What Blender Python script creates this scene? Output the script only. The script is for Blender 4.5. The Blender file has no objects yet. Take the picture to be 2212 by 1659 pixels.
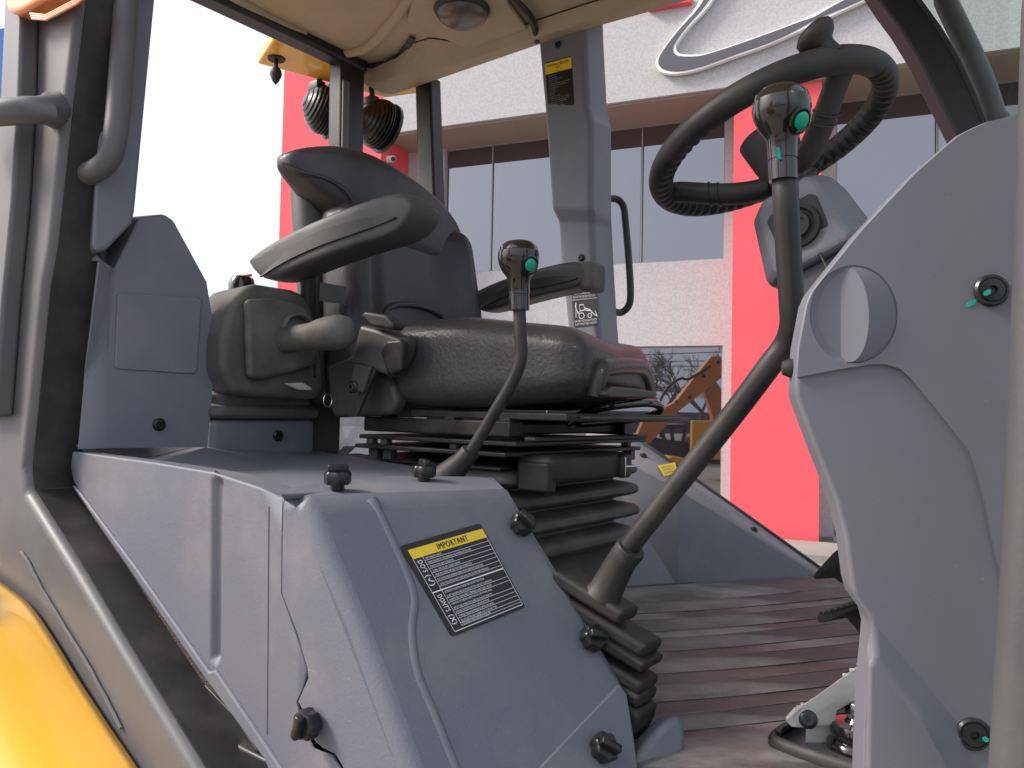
import bpy, bmesh, math, random
from mathutils import Vector as V, Matrix
random.seed(7)
sc = bpy.context.scene
R_ = math.radians
H = 1.6                                   # eye height over the yard; cab coordinates are measured from this point

# ------------------------------------------------------------------ camera
FPX, CX, CY = 1650.0, 1106.0, 829.5
CAMROT = Matrix.Rotation(R_(38), 3, 'Z') @ Matrix.Rotation(R_(92.0), 3, 'X') @ Matrix.Rotation(R_(1.2), 3, 'Z')
cam = bpy.data.cameras.new('camera'); cam.sensor_width = 36; cam.lens = 36 * FPX / 2212
cam.clip_start = .02; cam.clip_end = 3000
camo = bpy.data.objects.new('camera', cam); sc.collection.objects.link(camo)
camo.matrix_world = Matrix.Translation((0, 0, H)) @ CAMROT.to_4x4()
sc.camera = camo

# ------------------------------------------------------------------ world, sun, exposure
SUN_EL, SUN_AZ = R_(38), math.atan2(-.62, -.78)      # azimuth measured from +X
sun_dir = V((math.cos(SUN_EL) * math.cos(SUN_AZ), math.cos(SUN_EL) * math.sin(SUN_AZ), math.sin(SUN_EL)))
w = bpy.data.worlds.new('World'); sc.world = w; w.use_nodes = True
nt = w.node_tree; nt.nodes.clear()
sky = nt.nodes.new('ShaderNodeTexSky'); sky.sky_type = 'NISHITA'; sky.sun_disc = False
sky.sun_elevation = SUN_EL; sky.sun_rotation = math.atan2(sun_dir.x, sun_dir.y)
sky.air_density = 1.0; sky.dust_density = 7.0; sky.ozone_density = 1.0
bg = nt.nodes.new('ShaderNodeBackground'); bg.inputs['Strength'].default_value = .15
hs = nt.nodes.new('ShaderNodeHueSaturation'); hs.inputs['Saturation'].default_value = .5
wo = nt.nodes.new('ShaderNodeOutputWorld')
nt.links.new(sky.outputs[0], hs.inputs['Color']); 
hz = nt.nodes.new('ShaderNodeMix'); hz.data_type = 'RGBA'; hz.inputs['Factor'].default_value = .62; hz.inputs['B'].default_value = (5.7, 6.1, 7.2, 1)   # even white haze over the whole sky
nt.links.new(hs.outputs[0], hz.inputs['A']); nt.links.new(hz.outputs['Result'], bg.inputs[0]); nt.links.new(bg.outputs[0], wo.inputs[0])
sl = bpy.data.lights.new('sun', 'SUN'); sl.energy = 3.0; sl.angle = R_(14); sl.color = (1, .9, .82)
so = bpy.data.objects.new('sun', sl); sc.collection.objects.link(so); so.location = (0, 0, 30)
so.rotation_euler = sun_dir.to_track_quat('Z', 'Y').to_euler()
vs = sc.view_settings; vs.view_transform = 'Standard'; vs.look = 'None'; vs.gamma = 1; vs.exposure = .57
sc.render.film_transparent = False
sc.cycles.max_bounces = 8; sc.cycles.use_denoising = True

# ------------------------------------------------------------------ measuring helpers (cab coordinates: X forward, Y to the far side, Z up, origin at eye)
DEP = V((-math.sin(R_(38)), math.cos(R_(38)), 0))
def ray(px, py): return CAMROT @ V(((px - CX) / FPX, -(py - CY) / FPX, -1))
def oX(px, py, v): d = ray(px, py); return d * (v / d.x)
def oY(px, py, v): d = ray(px, py); return d * (v / d.y)
def oZ(px, py, v): d = ray(px, py); return d * (v / d.z)
def P(px, py, d): r = ray(px, py); return r * (d / r.dot(DEP))
def plane3(a, b, c): n = (b - a).cross(c - a).normalized(); return (a, n if n.dot(a) < 0 else -n)
def oP(px, py, pl, off=0): d = ray(px, py); return d * ((pl[0] + pl[1] * off).dot(pl[1]) / d.dot(pl[1]))

# ------------------------------------------------------------------ materials
MATS = {}
def M(name, col, rough=.5, metal=0, grain=None, mottle=None, spec=.5, coat=0, trans=0, ior=1.45, scratches=0, speck=0, stretch=None):
    m = bpy.data.materials.new(name); m.use_nodes = True; t = m.node_tree; b = t.nodes['Principled BSDF']
    b.inputs['Base Color'].default_value = (*col, 1); b.inputs['Roughness'].default_value = rough; b.inputs['Metallic'].default_value = metal
    b.inputs['Specular IOR Level'].default_value = spec; b.inputs['Coat Weight'].default_value = coat; b.inputs['Coat Roughness'].default_value = .08
    b.inputs['Transmission Weight'].default_value = trans; b.inputs['IOR'].default_value = ior
    tc = t.nodes.new('ShaderNodeTexCoord')
    def noise(scale, det=4, rgh=.55, vec=None):
        n = t.nodes.new('ShaderNodeTexNoise'); n.inputs['Scale'].default_value = scale; n.inputs['Detail'].default_value = det; n.inputs['Roughness'].default_value = rgh
        t.links.new(vec or tc.outputs['Object'], n.inputs['Vector']); return n
    last = None
    if mottle:
        col2, scale, lo, hi = mottle
        vv_ = None
        if stretch:
            mp = t.nodes.new('ShaderNodeMapping'); mp.vector_type = 'TEXTURE'; mp.inputs['Rotation'].default_value = (0, 0, stretch[1]); mp.inputs['Scale'].default_value = stretch[0]; t.links.new(tc.outputs['Object'], mp.inputs['Vector']); vv_ = mp.outputs[0]
        n = noise(scale, 6, .62, vv_); r = t.nodes.new('ShaderNodeMapRange'); r.inputs['From Min'].default_value = lo; r.inputs['From Max'].default_value = hi
        t.links.new(n.outputs['Fac'], r.inputs['Value'])
        mx = t.nodes.new('ShaderNodeMix'); mx.data_type = 'RGBA'; mx.inputs['A'].default_value = (*col, 1); mx.inputs['B'].default_value = (*col2, 1)
        t.links.new(r.outputs[0], mx.inputs['Factor']); last = mx.outputs['Result']
        rr = t.nodes.new('ShaderNodeMapRange'); rr.inputs['To Min'].default_value = max(0, rough - .05); rr.inputs['To Max'].default_value = min(1, rough + .14)
        t.links.new(n.outputs['Fac'], rr.inputs['Value']); t.links.new(rr.outputs[0], b.inputs['Roughness'])
    if speck and last:
        n = noise(520, 1, .5); r = t.nodes.new('ShaderNodeMapRange'); r.inputs['From Min'].default_value = .66; r.inputs['From Max'].default_value = .72
        t.links.new(n.outputs['Fac'], r.inputs['Value']); mu = t.nodes.new('ShaderNodeMath'); mu.operation = 'MULTIPLY'; mu.inputs[1].default_value = speck; t.links.new(r.outputs[0], mu.inputs[0])
        mx = t.nodes.new('ShaderNodeMix'); mx.data_type = 'RGBA'; mx.inputs['B'].default_value = (*[min(1, c * 1.9 + .05) for c in col], 1)
        t.links.new(last, mx.inputs['A']); t.links.new(mu.outputs[0], mx.inputs['Factor']); last = mx.outputs['Result']
    if scratches:
        mp = t.nodes.new('ShaderNodeMapping'); mp.inputs['Rotation'].default_value = (.4, .9, .3); mp.inputs['Scale'].default_value = (3, 60, 60)
        t.links.new(tc.outputs['Object'], mp.inputs['Vector'])
        n = noise(6, 3, .6, mp.outputs[0]); r = t.nodes.new('ShaderNodeMapRange'); r.inputs['From Min'].default_value = .71; r.inputs['From Max'].default_value = .76
        t.links.new(n.outputs['Fac'], r.inputs['Value'])
        mu = t.nodes.new('ShaderNodeMath'); mu.operation = 'MULTIPLY'; mu.inputs[1].default_value = scratches; t.links.new(r.outputs[0], mu.inputs[0])
        mx = t.nodes.new('ShaderNodeMix'); mx.data_type = 'RGBA'; mx.inputs['A'].default_value = (*col, 1); mx.inputs['B'].default_value = (*[min(1, c * 1.7 + .08) for c in col], 1)
        if last: t.links.new(last, mx.inputs['A'])
        t.links.new(mu.outputs[0], mx.inputs['Factor']); last = mx.outputs['Result']
    if last: t.links.new(last, b.inputs['Base Color'])
    if grain:
        n = noise(grain[0], 2); bp = t.nodes.new('ShaderNodeBump'); bp.inputs['Strength'].default_value = grain[1]; bp.inputs['Distance'].default_value = grain[2] if len(grain) > 2 else .001
        t.links.new(n.outputs['Fac'], bp.inputs['Height']); t.links.new(bp.outputs[0], b.inputs['Normal'])
    MATS[name] = m; return m
M('console', (.134, .141, .168), .5, grain=(330, .4, .0008), mottle=((.2, .195, .2), 6, .48, .78), scratches=.55, speck=.25)
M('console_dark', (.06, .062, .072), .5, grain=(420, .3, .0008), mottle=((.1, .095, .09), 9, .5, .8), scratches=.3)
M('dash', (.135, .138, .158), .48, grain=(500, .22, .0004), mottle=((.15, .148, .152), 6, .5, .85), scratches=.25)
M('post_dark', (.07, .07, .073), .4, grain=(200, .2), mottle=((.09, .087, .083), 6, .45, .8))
M('ledge', (.25, .235, .25), .5, grain=(300, .2), mottle=((.3, .28, .285), 6, .5, .85))  # paler than the panel below: light on the upward face put into the colour
M('trim', (.17, .176, .205), .48, grain=(360, .35, .0008), mottle=((.22, .215, .22), 6, .5, .85), scratches=.3)
M('paint', (.11, .11, .115), .42, grain=(160, .15, .001), mottle=((.165, .156, .145), 5, .45, .85), scratches=.25)
M('black_paint', (.018, .018, .02), .35, grain=(200, .1), mottle=((.045, .04, .036), 9, .5, .8))
M('lever_paint', (.027, .026, .026), .36, grain=(220, .15), mottle=((.06, .055, .05), 12, .5, .8))
M('steel_black', (.02, .019, .02), .42, grain=(300, .15), mottle=((.07, .058, .048), 14, .48, .75))
M('rubber', (.022, .021, .021), .5, grain=(260, .3, .0008), mottle=((.055, .049, .043), 10, .45, .75))
M('rubber_soft', (.06, .053, .052), .55, grain=(200, .3, .001), mottle=((.13, .115, .105), 9, .42, .75))
M('rubber_dusty', (.085, .078, .073), .6, grain=(240, .25, .0008), mottle=((.15, .138, .12), 12, .42, .72))
M('vinyl', (.036, .033, .038), .33, grain=(330, .4, .0012), mottle=((.075, .07, .068), 8, .48, .8), spec=.5)
M('vinyl_wrinkle', (.055, .052, .052), .3, grain=(150, .55, .002), mottle=((.09, .084, .08), 8, .48, .8))
M('seat_plastic', (.058, .056, .056), .45, grain=(400, .3, .0006), mottle=((.09, .086, .082), 8, .45, .8))
M('gloss_black', (.012, .011, .011), .08, coat=.6, mottle=((.02, .018, .016), 12, .4, .8))
M('knob_black', (.016, .016, .017), .3, grain=(300, .2))
M('green', (.0, .36, .2), .4); M('amber', (.85, .2, .03), .25, mottle=((.9, .3, .06), 8, .4, .7), coat=.4)
M('mark_green', (.01, .33, .25), .7)
M('yellow', (.9, .48, .05), .28, grain=(90, .12, .001), mottle=((.8, .44, .08), 4, .45, .85), coat=.5, scratches=.25, speck=.15)
M('liner', (.43, .345, .235), .8, grain=(180, .5, .002), mottle=((.5, .405, .285), 4, .4, .8))
M('lens', (.13, .1, .085), .3, coat=.3, grain=(500, .3, .0004))
M('foam', (.06, .045, .036), .95, grain=(350, 1, .004), mottle=((.1, .075, .055), 200, .4, .7))
M('mat', (.065, .06, .059), .38, grain=(260, .5, .0012), mottle=((.38, .368, .355), 6, .46, .74), scratches=.5, stretch=((2.6, .9, 1), .62), speck=.3)  # pale streaks of the mottle paint floor glare into the mat colour
M('mat_rib', (.058, .054, .053), .38, grain=(420, 1, .002), mottle=((.36, .348, .335), 6, .46, .76), stretch=((2.6, .9, 1), .62), speck=.5)  # same pale glare streaks painted into the bands
M('alu', (.62, .6, .56), .4, metal=.1, grain=(300, .15), mottle=((.4, .37, .33), 10, .45, .8))
M('zinc', (.62, .62, .62), .25, metal=1)
M('decal_black', (.02, .016, .017), .3); M('decal_yellow', (.78, .57, .03), .35); M('decal_white', (.75, .75, .77), .4); M('decal_grey', (.32, .31, .31), .4)
M('decal_orange', (.5, .16, .03), .4)
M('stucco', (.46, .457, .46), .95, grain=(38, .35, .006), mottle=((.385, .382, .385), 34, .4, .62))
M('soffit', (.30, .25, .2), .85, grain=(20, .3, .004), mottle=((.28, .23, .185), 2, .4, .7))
M('red_wall', (.78, .1, .12), .75, grain=(30, .35, .006), mottle=((.73, .09, .11), 1.5, .4, .7))
M('bronze_frame', (.3, .29, .28), .45, metal=.2); M('sign_grey', (.085, .088, .1), .5); M('sign_white', (.8, .8, .78), .45); M('sign_red', (.62, .06, .08), .5)
M('white_plastic', (.7, .7, .7), .4)
M('ground', (.30, .28, .255), .9, grain=(12, .6, .01), mottle=((.22, .205, .19), .7, .35, .7))
M('orange_paint', (.55, .2, .03), .35, mottle=((.48, .17, .03), 1.5, .4, .7))
M('machine_black', (.02, .02, .022), .4); M('tyre', (.025, .024, .023), .8, grain=(40, .3))
M('bark', (.11, .09, .07), .9, grain=(30, .5, .01))
M('blue_paint', (.08, .2, .55), .5)
def glassmat():
    m = bpy.data.materials.new('tinted_glass'); m.use_nodes = True; t = m.node_tree; t.nodes.clear()
    g = t.nodes.new('ShaderNodeBsdfGlossy'); g.inputs['Color'].default_value = (.24, .24, .255, 1); g.inputs['Roughness'].default_value = .012
    d = t.nodes.new('ShaderNodeBsdfDiffuse'); d.inputs['Color'].default_value = (.012, .012, .014, 1)
    a = t.nodes.new('ShaderNodeAddShader'); o = t.nodes.new('ShaderNodeOutputMaterial')
    n = t.nodes.new('ShaderNodeTexNoise'); n.inputs['Scale'].default_value = .8; n.inputs['Detail'].default_value = 1
    tc = t.nodes.new('ShaderNodeTexCoord'); t.links.new(tc.outputs['Object'], n.inputs['Vector'])
    bp = t.nodes.new('ShaderNodeBump'); bp.inputs['Strength'].default_value = .02; bp.inputs['Distance'].default_value = .02
    t.links.new(n.outputs['Fac'], bp.inputs['Height']); t.links.new(bp.outputs[0], g.inputs['Normal'])
    t.links.new(g.outputs[0], a.inputs[0]); t.links.new(d.outputs[0], a.inputs[1]); t.links.new(a.outputs[0], o.inputs[0]); MATS['tinted_glass'] = m
    m = bpy.data.materials.new('cab_glass'); m.use_nodes = True; t = m.node_tree; t.nodes.clear()
    tr = t.nodes.new('ShaderNodeBsdfTransparent'); tr.inputs['Color'].default_value = (.62, .68, .66, 1)
    g = t.nodes.new('ShaderNodeBsdfGlossy'); g.inputs['Color'].default_value = (.1, .11, .11, 1); g.inputs['Roughness'].default_value = .02
    a = t.nodes.new('ShaderNodeAddShader'); o = t.nodes.new('ShaderNodeOutputMaterial')
    t.links.new(tr.outputs[0], a.inputs[0]); t.links.new(g.outputs[0], a.inputs[1]); t.links.new(a.outputs[0], o.inputs[0]); MATS['cab_glass'] = m
glassmat()

# ------------------------------------------------------------------ mesh helpers
def crv(pts, n=6, closed=False):
    """Catmull-Rom through points (tuples of any length)"""
    pts = [V(p) for p in pts]; out = []; L = len(pts)
    for i in range(L if closed else L - 1):
        g = lambda k: pts[k % L] if closed else pts[max(0, min(L - 1, k))]
        a, b, c, d = g(i - 1), g(i), g(i + 1), g(i + 2)
        for k in range(n):
            s = k / n
            out.append(.5 * ((2 * b) + (c - a) * s + (2 * a - 5 * b + 4 * c - d) * s * s + (3 * b - a - 3 * c + d) * s ** 3))
    if not closed: out.append(pts[-1].copy())
    return out
class MB:
    def __init__(s): s.v, s.f = [], []
    def add(s, vs, fs):
        o = len(s.v); s.v += [V(p) for p in vs]; s.f += [[i + o for i in f] for f in fs]; return s
    def prism(s, poly, vec):
        vec = V(vec); n = len(poly); a = [V(p) for p in poly]; b = [p + vec for p in a]
        return s.add(a + b, [list(range(n)), list(range(2 * n - 1, n - 1, -1))] + [[i, i + n, (i + 1) % n + n, (i + 1) % n] for i in range(n)])
    def box(s, mn, mx):
        x0, y0, z0 = mn; x1, y1, z1 = mx
        return s.prism([(x0, y0, z0), (x1, y0, z0), (x1, y1, z0), (x0, y1, z0)], (0, 0, z1 - z0))
    def obox(s, c, ax, ay, az):
        c, ax, ay, az = map(V, (c, ax, ay, az)); b = c - az
        return s.prism([b - ax - ay, b + ax - ay, b + ax + ay, b - ax + ay], az * 2)
    def loft(s, loops, cap=True, closed=True):
        n = len(loops[0]); vs = [p for l in loops for p in l]; fs = []
        for k in range(len(loops) - 1):
            for i in range(n if closed else n - 1):
                j = (i + 1) % n; fs.append([k * n + i, k * n + j, (k + 1) * n + j, (k + 1) * n + i])
        if cap: fs += [list(range(n - 1, -1, -1)), list(range((len(loops) - 1) * n, len(loops) * n))]
        return s.add(vs, fs)
    def tube(s, path, r, n=14, cap=True, sq=1):
        path = [V(p) for p in path]; loops = []; ref = None
        for i, p in enumerate(path):
            t = (path[min(i + 1, len(path) - 1)] - path[max(i - 1, 0)]).normalized()
            if ref is None: ref = t.orthogonal().normalized()
            ref = (ref - t * ref.dot(t)).normalized(); b = t.cross(ref)
            rr = r[i] if isinstance(r, (list, tuple)) else r
            loops.append([p + ref * math.cos(2 * math.pi * k / n) * rr + b * math.sin(2 * math.pi * k / n) * rr * sq for k in range(n)])
        return s.loft(loops, cap)
    def lathe(s, prof, o, ax, n=28, fr=None):
        o, ax = V(o), V(ax).normalized(); e = ax.orthogonal().normalized(); g = ax.cross(e)
        return s.loft([[o + ax * h + (e * math.cos(2 * math.pi * k / n) + g * math.sin(2 * math.pi * k / n)) * (max(r, 1e-5) * (fr(k, r, h) if fr else 1)) for k in range(n)] for r, h in prof])
    def rbox(s, mn, mx, r, k=3, m=6, fn=None):
        mn, mx = V(mn), V(mx); c = (mn + mx) / 2; h = (mx - mn) / 2; r = min(r, h.x * .999, h.y * .999, h.z * .999)
        def co(hh): return [-hh + r * (1 - math.cos(i / k * math.pi / 2)) for i in range(k)] + [-(hh - r) + 2 * (hh - r) * i / m for i in range(m + 1)] + [hh - r * (1 - math.cos(i / k * math.pi / 2)) for i in range(k - 1, -1, -1)]
        C = [co(h.x), co(h.y), co(h.z)]; N = len(C[0]); idx = {}; vs = []; fs = []
        def vid(i, j, l):
            if (i, j, l) not in idx:
                p = V((C[0][i], C[1][j], C[2][l])); q = V([max(-(hh - r), min(hh - r, a)) for a, hh in zip(p, h)]); d = p - q
                if d.length > 1e-9: p = q + d.normalized() * r
                p = p + c
                if fn: p = V(fn(p.copy(), (p - c)))
                idx[(i, j, l)] = len(vs); vs.append(p)
            return idx[(i, j, l)]
        for i in range(N - 1):
            for j in range(N - 1):
                fs.append([vid(i, j, 0), vid(i, j + 1, 0), vid(i + 1, j + 1, 0), vid(i + 1, j, 0)]); fs.append([vid(i, j, N - 1), vid(i + 1, j, N - 1), vid(i + 1, j + 1, N - 1), vid(i, j + 1, N - 1)])
                fs.append([vid(i, 0, j), vid(i + 1, 0, j), vid(i + 1, 0, j + 1), vid(i, 0, j + 1)]); fs.append([vid(i, N - 1, j), vid(i, N - 1, j + 1), vid(i + 1, N - 1, j + 1), vid(i + 1, N - 1, j)])
                fs.append([vid(0, i, j), vid(0, i, j + 1), vid(0, i + 1, j + 1), vid(0, i + 1, j)]); fs.append([vid(N - 1, i, j), vid(N - 1, i + 1, j), vid(N - 1, i + 1, j + 1), vid(N - 1, i, j + 1)])
        return s.add(vs, fs)
def pocketed(outer, holes):
    """flat sheet with sunk pockets; holes: (rim loop, floor loop)"""
    bm = bmesh.new(); es = []
    for l in [outer] + [h[0] for h in holes]:
        vs_ = [bm.verts.new(p) for p in l]; es += [bm.edges.new((vs_[i], vs_[(i + 1) % len(l)])) for i in range(len(l))]
    bmesh.ops.triangle_fill(bm, use_beauty=True, edges=es); bm.verts.index_update()
    m = MB().add([v.co.copy() for v in bm.verts], [[v.index for v in f.verts] for f in bm.faces]); bm.free(); o = len(outer)
    for rim_, flo in holes:
        n = len(rim_); b = len(m.v); m.v += [V(p) for p in flo]
        m.f += [[o + i, o + (i + 1) % n, b + (i + 1) % n, b + i] for i in range(n)] + [list(range(b, b + n))]; o += n
    return m
WL = {}
def setp(o, label=None, cat=None, group=None, kind=None):
    for k, v in (('label', label), ('category', cat), ('group', group), ('kind', kind)):
        if v: o[k] = v
    return o
def empty(name, loc, parent=None, **k):
    o = bpy.data.objects.new(name, None); o.empty_display_size = .1; sc.collection.objects.link(o); wl = V(loc)
    if parent: o.parent = parent; o.location = wl - WL[parent.name]
    else: o.location = wl
    WL[o.name] = wl; return setp(o, **k)
def mesh_of(name, mb, smooth=40, face=None):
    me = bpy.data.meshes.new(name); me.from_pydata([tuple(p) for p in mb.v], [], mb.f); me.validate()
    bm = bmesh.new(); bm.from_mesh(me)
    if face is not None: bmesh.ops.remove_doubles(bm, verts=bm.verts, dist=1e-5)
    bmesh.ops.recalc_face_normals(bm, faces=bm.faces)
    if face is not None:                                            # open shells: normals towards the outside, where they are seen from
        t = sum(f.normal.dot(-(f.calc_center_median() + face)) * f.calc_area() for f in bm.faces)
        if t < 0: bmesh.ops.reverse_faces(bm, faces=bm.faces)
    bm.to_mesh(me); bm.free()
    if smooth:
        me.polygons.foreach_set('use_smooth', [True] * len(me.polygons)); me.set_sharp_from_angle(angle=R_(smooth))
    return me
def B(name, mat, parent, mb, bevel=0, seg=3, sub=0, solid=0, smooth=40, off=-1, ang=28, **k):
    lo = V([min(p[i] for p in mb.v) for i in range(3)]); hi = V([max(p[i] for p in mb.v) for i in range(3)]); c = (lo + hi) / 2
    mb.v = [p - c for p in mb.v]; me = mesh_of(name, mb, smooth, c if solid and off == -1 else None); me.materials.append(MATS[mat])
    o = bpy.data.objects.new(name, me); sc.collection.objects.link(o); wl = c + V((0, 0, H))
    o.parent = parent; o.location = wl - (WL[parent.name] if parent else V((0, 0, 0))); WL[o.name] = wl
    if sub: x = o.modifiers.new('subdivision', 'SUBSURF'); x.levels = x.render_levels = sub
    if bevel: x = o.modifiers.new('bevel', 'BEVEL'); x.width = bevel; x.segments = seg; x.limit_method = 'ANGLE'; x.angle_limit = R_(ang); x.harden_normals = False
    if solid: x = o.modifiers.new('solidify', 'SOLIDIFY'); x.thickness = solid; x.offset = off
    if bevel and smooth: x = o.modifiers.new('normals', 'WEIGHTED_NORMAL'); x.keep_sharp = True; x.weight = 80
    return setp(o, **k)
def at(name, me, mat, parent, pos, z, spin=0, x=None):
    """place shared mesh data with its local Z along z"""
    z = V(z).normalized(); e = V(x) if x else z.orthogonal(); e = (e - z * e.dot(z)).normalized(); g = z.cross(e)
    o = bpy.data.objects.new(name, me)
    if mat and not me.materials: me.materials.append(MATS[mat])
    sc.collection.objects.link(o); o.parent = parent; wl = V(pos) + V((0, 0, H)); m = Matrix((e, g, z)).transposed() @ Matrix.Rotation(spin, 3, 'Z')
    o.matrix_basis = Matrix.Translation(wl - WL[parent.name]) @ m.to_4x4(); WL[o.name] = wl; return o
def quad(c, off=0):
    """bilinear map of (u,v), v down, over corners tl,tr,br,bl"""
    a, b, d, e = c; n = (b - a).cross(e - a).normalized()
    if n.dot(a) > 0: n = -n
    return lambda u, v, k=0: (a * (1 - u) + b * u) * (1 - v) + (e * (1 - u) + d * u) * v + n * (off + k)
def rrect(q, u0, v0, u1, v1, r, asp=1, k=0, n=4):
    pts = []
    for cx_, cy_, a0 in ((u1 - r, v0 + r * asp, -90), (u1 - r, v1 - r * asp, 0), (u0 + r, v1 - r * asp, 90), (u0 + r, v0 + r * asp, 180)):
        for i in range(n + 1):
            a = R_(a0 + 90 * i / n); pts.append(q(cx_ + r * math.cos(a), cy_ + r * asp * math.sin(a), k))
    return pts
def text(s, q, u0, v0, h, wd=None, k=.0006, vert=False, mb=None, asp=1.0, center=False, bold=0):
    """text as faces on the (u,v) map; h = height in v; wd = width in u (None keeps proportion with asp = u per v)"""
    cu = bpy.data.curves.new('t', 'FONT'); cu.body = s; cu.resolution_u = 2; cu.offset = bold * .6; cu.space_character = 1.12 if bold else 1; ob = bpy.data.objects.new('t', cu)
    me = ob.to_mesh(); vv = [v.co.copy() for v in me.vertices]; ff = [list(p.vertices) for p in me.polygons]; ob.to_mesh_clear()
    bpy.data.objects.remove(ob); bpy.data.curves.remove(cu)
    mb = mb or MB()
    if not vv: return mb
    x0 = min(v.x for v in vv); x1 = max(v.x for v in vv); sy = h / .7; sx = (wd / (x1 - x0)) if wd else sy * asp
    if vert: sx = h / .7; sy = wd / (x1 - x0)
    elif center: u0 -= (x1 - x0) * sx / 2
    return mb.add([(q(u0 + v.y * sx, v0 + (v.x - x0) * sy, k) if vert else q(u0 + (v.x - x0) * sx, v0 - v.y * sy, k)) for v in vv], ff)

# ================================================================== THE YARD AND THE BUILDING
gm = MB(); gm.prism([(-900, -900, -H - .3), (900, -900, -H - .3), (900, 900, -H - .3), (-900, 900, -H - .3)], (0, 0, .3))
B('ground', 'ground', None, gm, smooth=0, kind='structure', label='pale concrete yard under the machine and building')

c38, s38 = math.cos(R_(38)), math.sin(R_(38))
def RD(r, d, z=0): return V((c38 * r - s38 * d, s38 * r + c38 * d, z))        # sideways / depth of the view -> cab coordinates
BA = R_(22.3)
U = RD(math.cos(BA), -math.sin(BA)); N = RD(-math.sin(BA), -math.cos(BA)); UP = V((0, 0, 1))   # along the facade, out of it
base = oZ(1768, 1185, -H); base = base + N * .12                                       # band plane passes just in front of the red pier
def pl(back): return (base - N * back, N)
BACK = .82
def bu(px, py, back): return (oP(px, py, pl(back)) - base).dot(U)
def bz(px, py, back): return oP(px, py, pl(back)).z
def BP(u, back, z): return base + U * u - N * back + UP * z - UP * base.z
def bbox(mb, u0, u1, b0, b1, z0, z1):
    return mb.prism([BP(u0, b0, z0), BP(u1, b0, z0), BP(u1, b1, z0), BP(u0, b1, z0)], UP * (z1 - z0))
zs = bz(1170, 243, 0)                           # underside of the projecting band
u_tow = bu(826, 250, 0); u_twl = bu(610, 300, 0); u_end = bu(2212, 400, 0) + 6
u_jl = bu(959, 420, BACK); u_wr = bu(1564, 500, BACK); u_pl, u_pr = bu(1583, 500, .12), bu(1769, 1100, .12)
z_wb = bz(1300, 573, BACK); z_lt = bz(1470, 747, BACK); z_lb = -H + .05
bld = empty('showroom_building', BP(u_pr, 2, -H) + V((0, 0, H)), label='white stucco showroom with red piers and tinted windows behind the cab', cat='building')
bm_ = MB(); bbox(bm_, u_tow, u_end, 0, 1.4, zs, zs + 4.6); B('parapet_band', 'stucco', bld, bm_, smooth=0)
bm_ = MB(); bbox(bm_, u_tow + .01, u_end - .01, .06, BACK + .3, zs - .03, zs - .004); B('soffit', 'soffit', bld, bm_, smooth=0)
bm_ = MB(); bbox(bm_, u_twl, u_tow, -.004, 1.6, -H, zs + 5.2); B('red_tower', 'red_wall', bld, bm_, smooth=0)
bm_ = MB(); bbox(bm_, u_pl, u_pr, .12, BACK + .1, -H, zs - .03); B('red_pier', 'red_wall', bld, bm_, smooth=0)
wm = MB()
u_r0 = bu(1800, 1150, BACK)                     # window to the far side of the pier
bbox(wm, u_tow + .002, u_jl, BACK, BACK + .35, -H, zs - .03)
bbox(wm, u_jl, u_end, BACK, BACK + .35, z_lt, z_wb)
bbox(wm, u_wr, u_pl + .05, BACK, BACK + .35, z_wb, zs - .03); bbox(wm, u_wr, u_pl + .05, BACK, BACK + .35, -H, z_lt)
bbox(wm, u_pr - .05, u_r0, BACK, BACK + .35, z_wb, zs - .03); bbox(wm, u_pr - .05, u_r0, BACK, BACK + .35, -H, z_lt)
bbox(wm, u_jl, u_end, BACK, BACK + .35, -H, z_lb)
B('wall', 'stucco', bld, wm, smooth=0)
bm_ = MB(); bbox(bm_, u_twl - .5, u_end, 1.7, 9, -H, zs + 3.5); B('rear_block', 'stucco', bld, bm_, smooth=0)
def window(us, z0, z1):
    fr = MB(); e = .018
    bbox(fr, us[0], us[-1], BACK + .06, BACK + .12, z0, z0 + e); bbox(fr, us[0], us[-1], BACK + .06, BACK + .12, z1 - e, z1)
    for i, u in enumerate(us): 
        a = u if i == 0 else u - (e if i == len(us) - 1 else e / 2)
        bbox(fr, a, a + e, BACK + .058, BACK + .118, z0 + e, z1 - e)
    f = B('window_frame', 'bronze_frame', bld, fr, smooth=0)
    for a, b in zip(us, us[1:]):
        p = MB(); bbox(p, a + .02, b - .02, BACK + .085, BACK + .1, z0 + .02, z1 - .02); B('pane', 'tinted_glass', f, p, smooth=0)
ul = [u_jl, bu(1059, 420, BACK), (bu(1059, 420, BACK) + bu(1384, 420, BACK)) / 2, bu(1384, 420, BACK), u_wr]
window(ul, z_wb, zs - .03)
window([u_jl, bu(1180, 800, BACK), u_wr], z_lb, z_lt)
ur = [u_r0, bu(2025, 300, BACK), bu(2025, 300, BACK) + 2.2, u_end]
window(ur, z_wb, zs - .03); window([u_r0, u_r0 + 1.9, u_r0 + 3.8, u_end], z_lb, z_lt)
# plinth strip of paving in front
pm = MB(); bbox(pm, u_twl - 2, u_end, -.9, 0.02, -H - .1, -H + .1); B('pavement', 'ground', None, pm, bevel=.015, kind='structure', label='raised pale pavement along the showroom wall')

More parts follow.
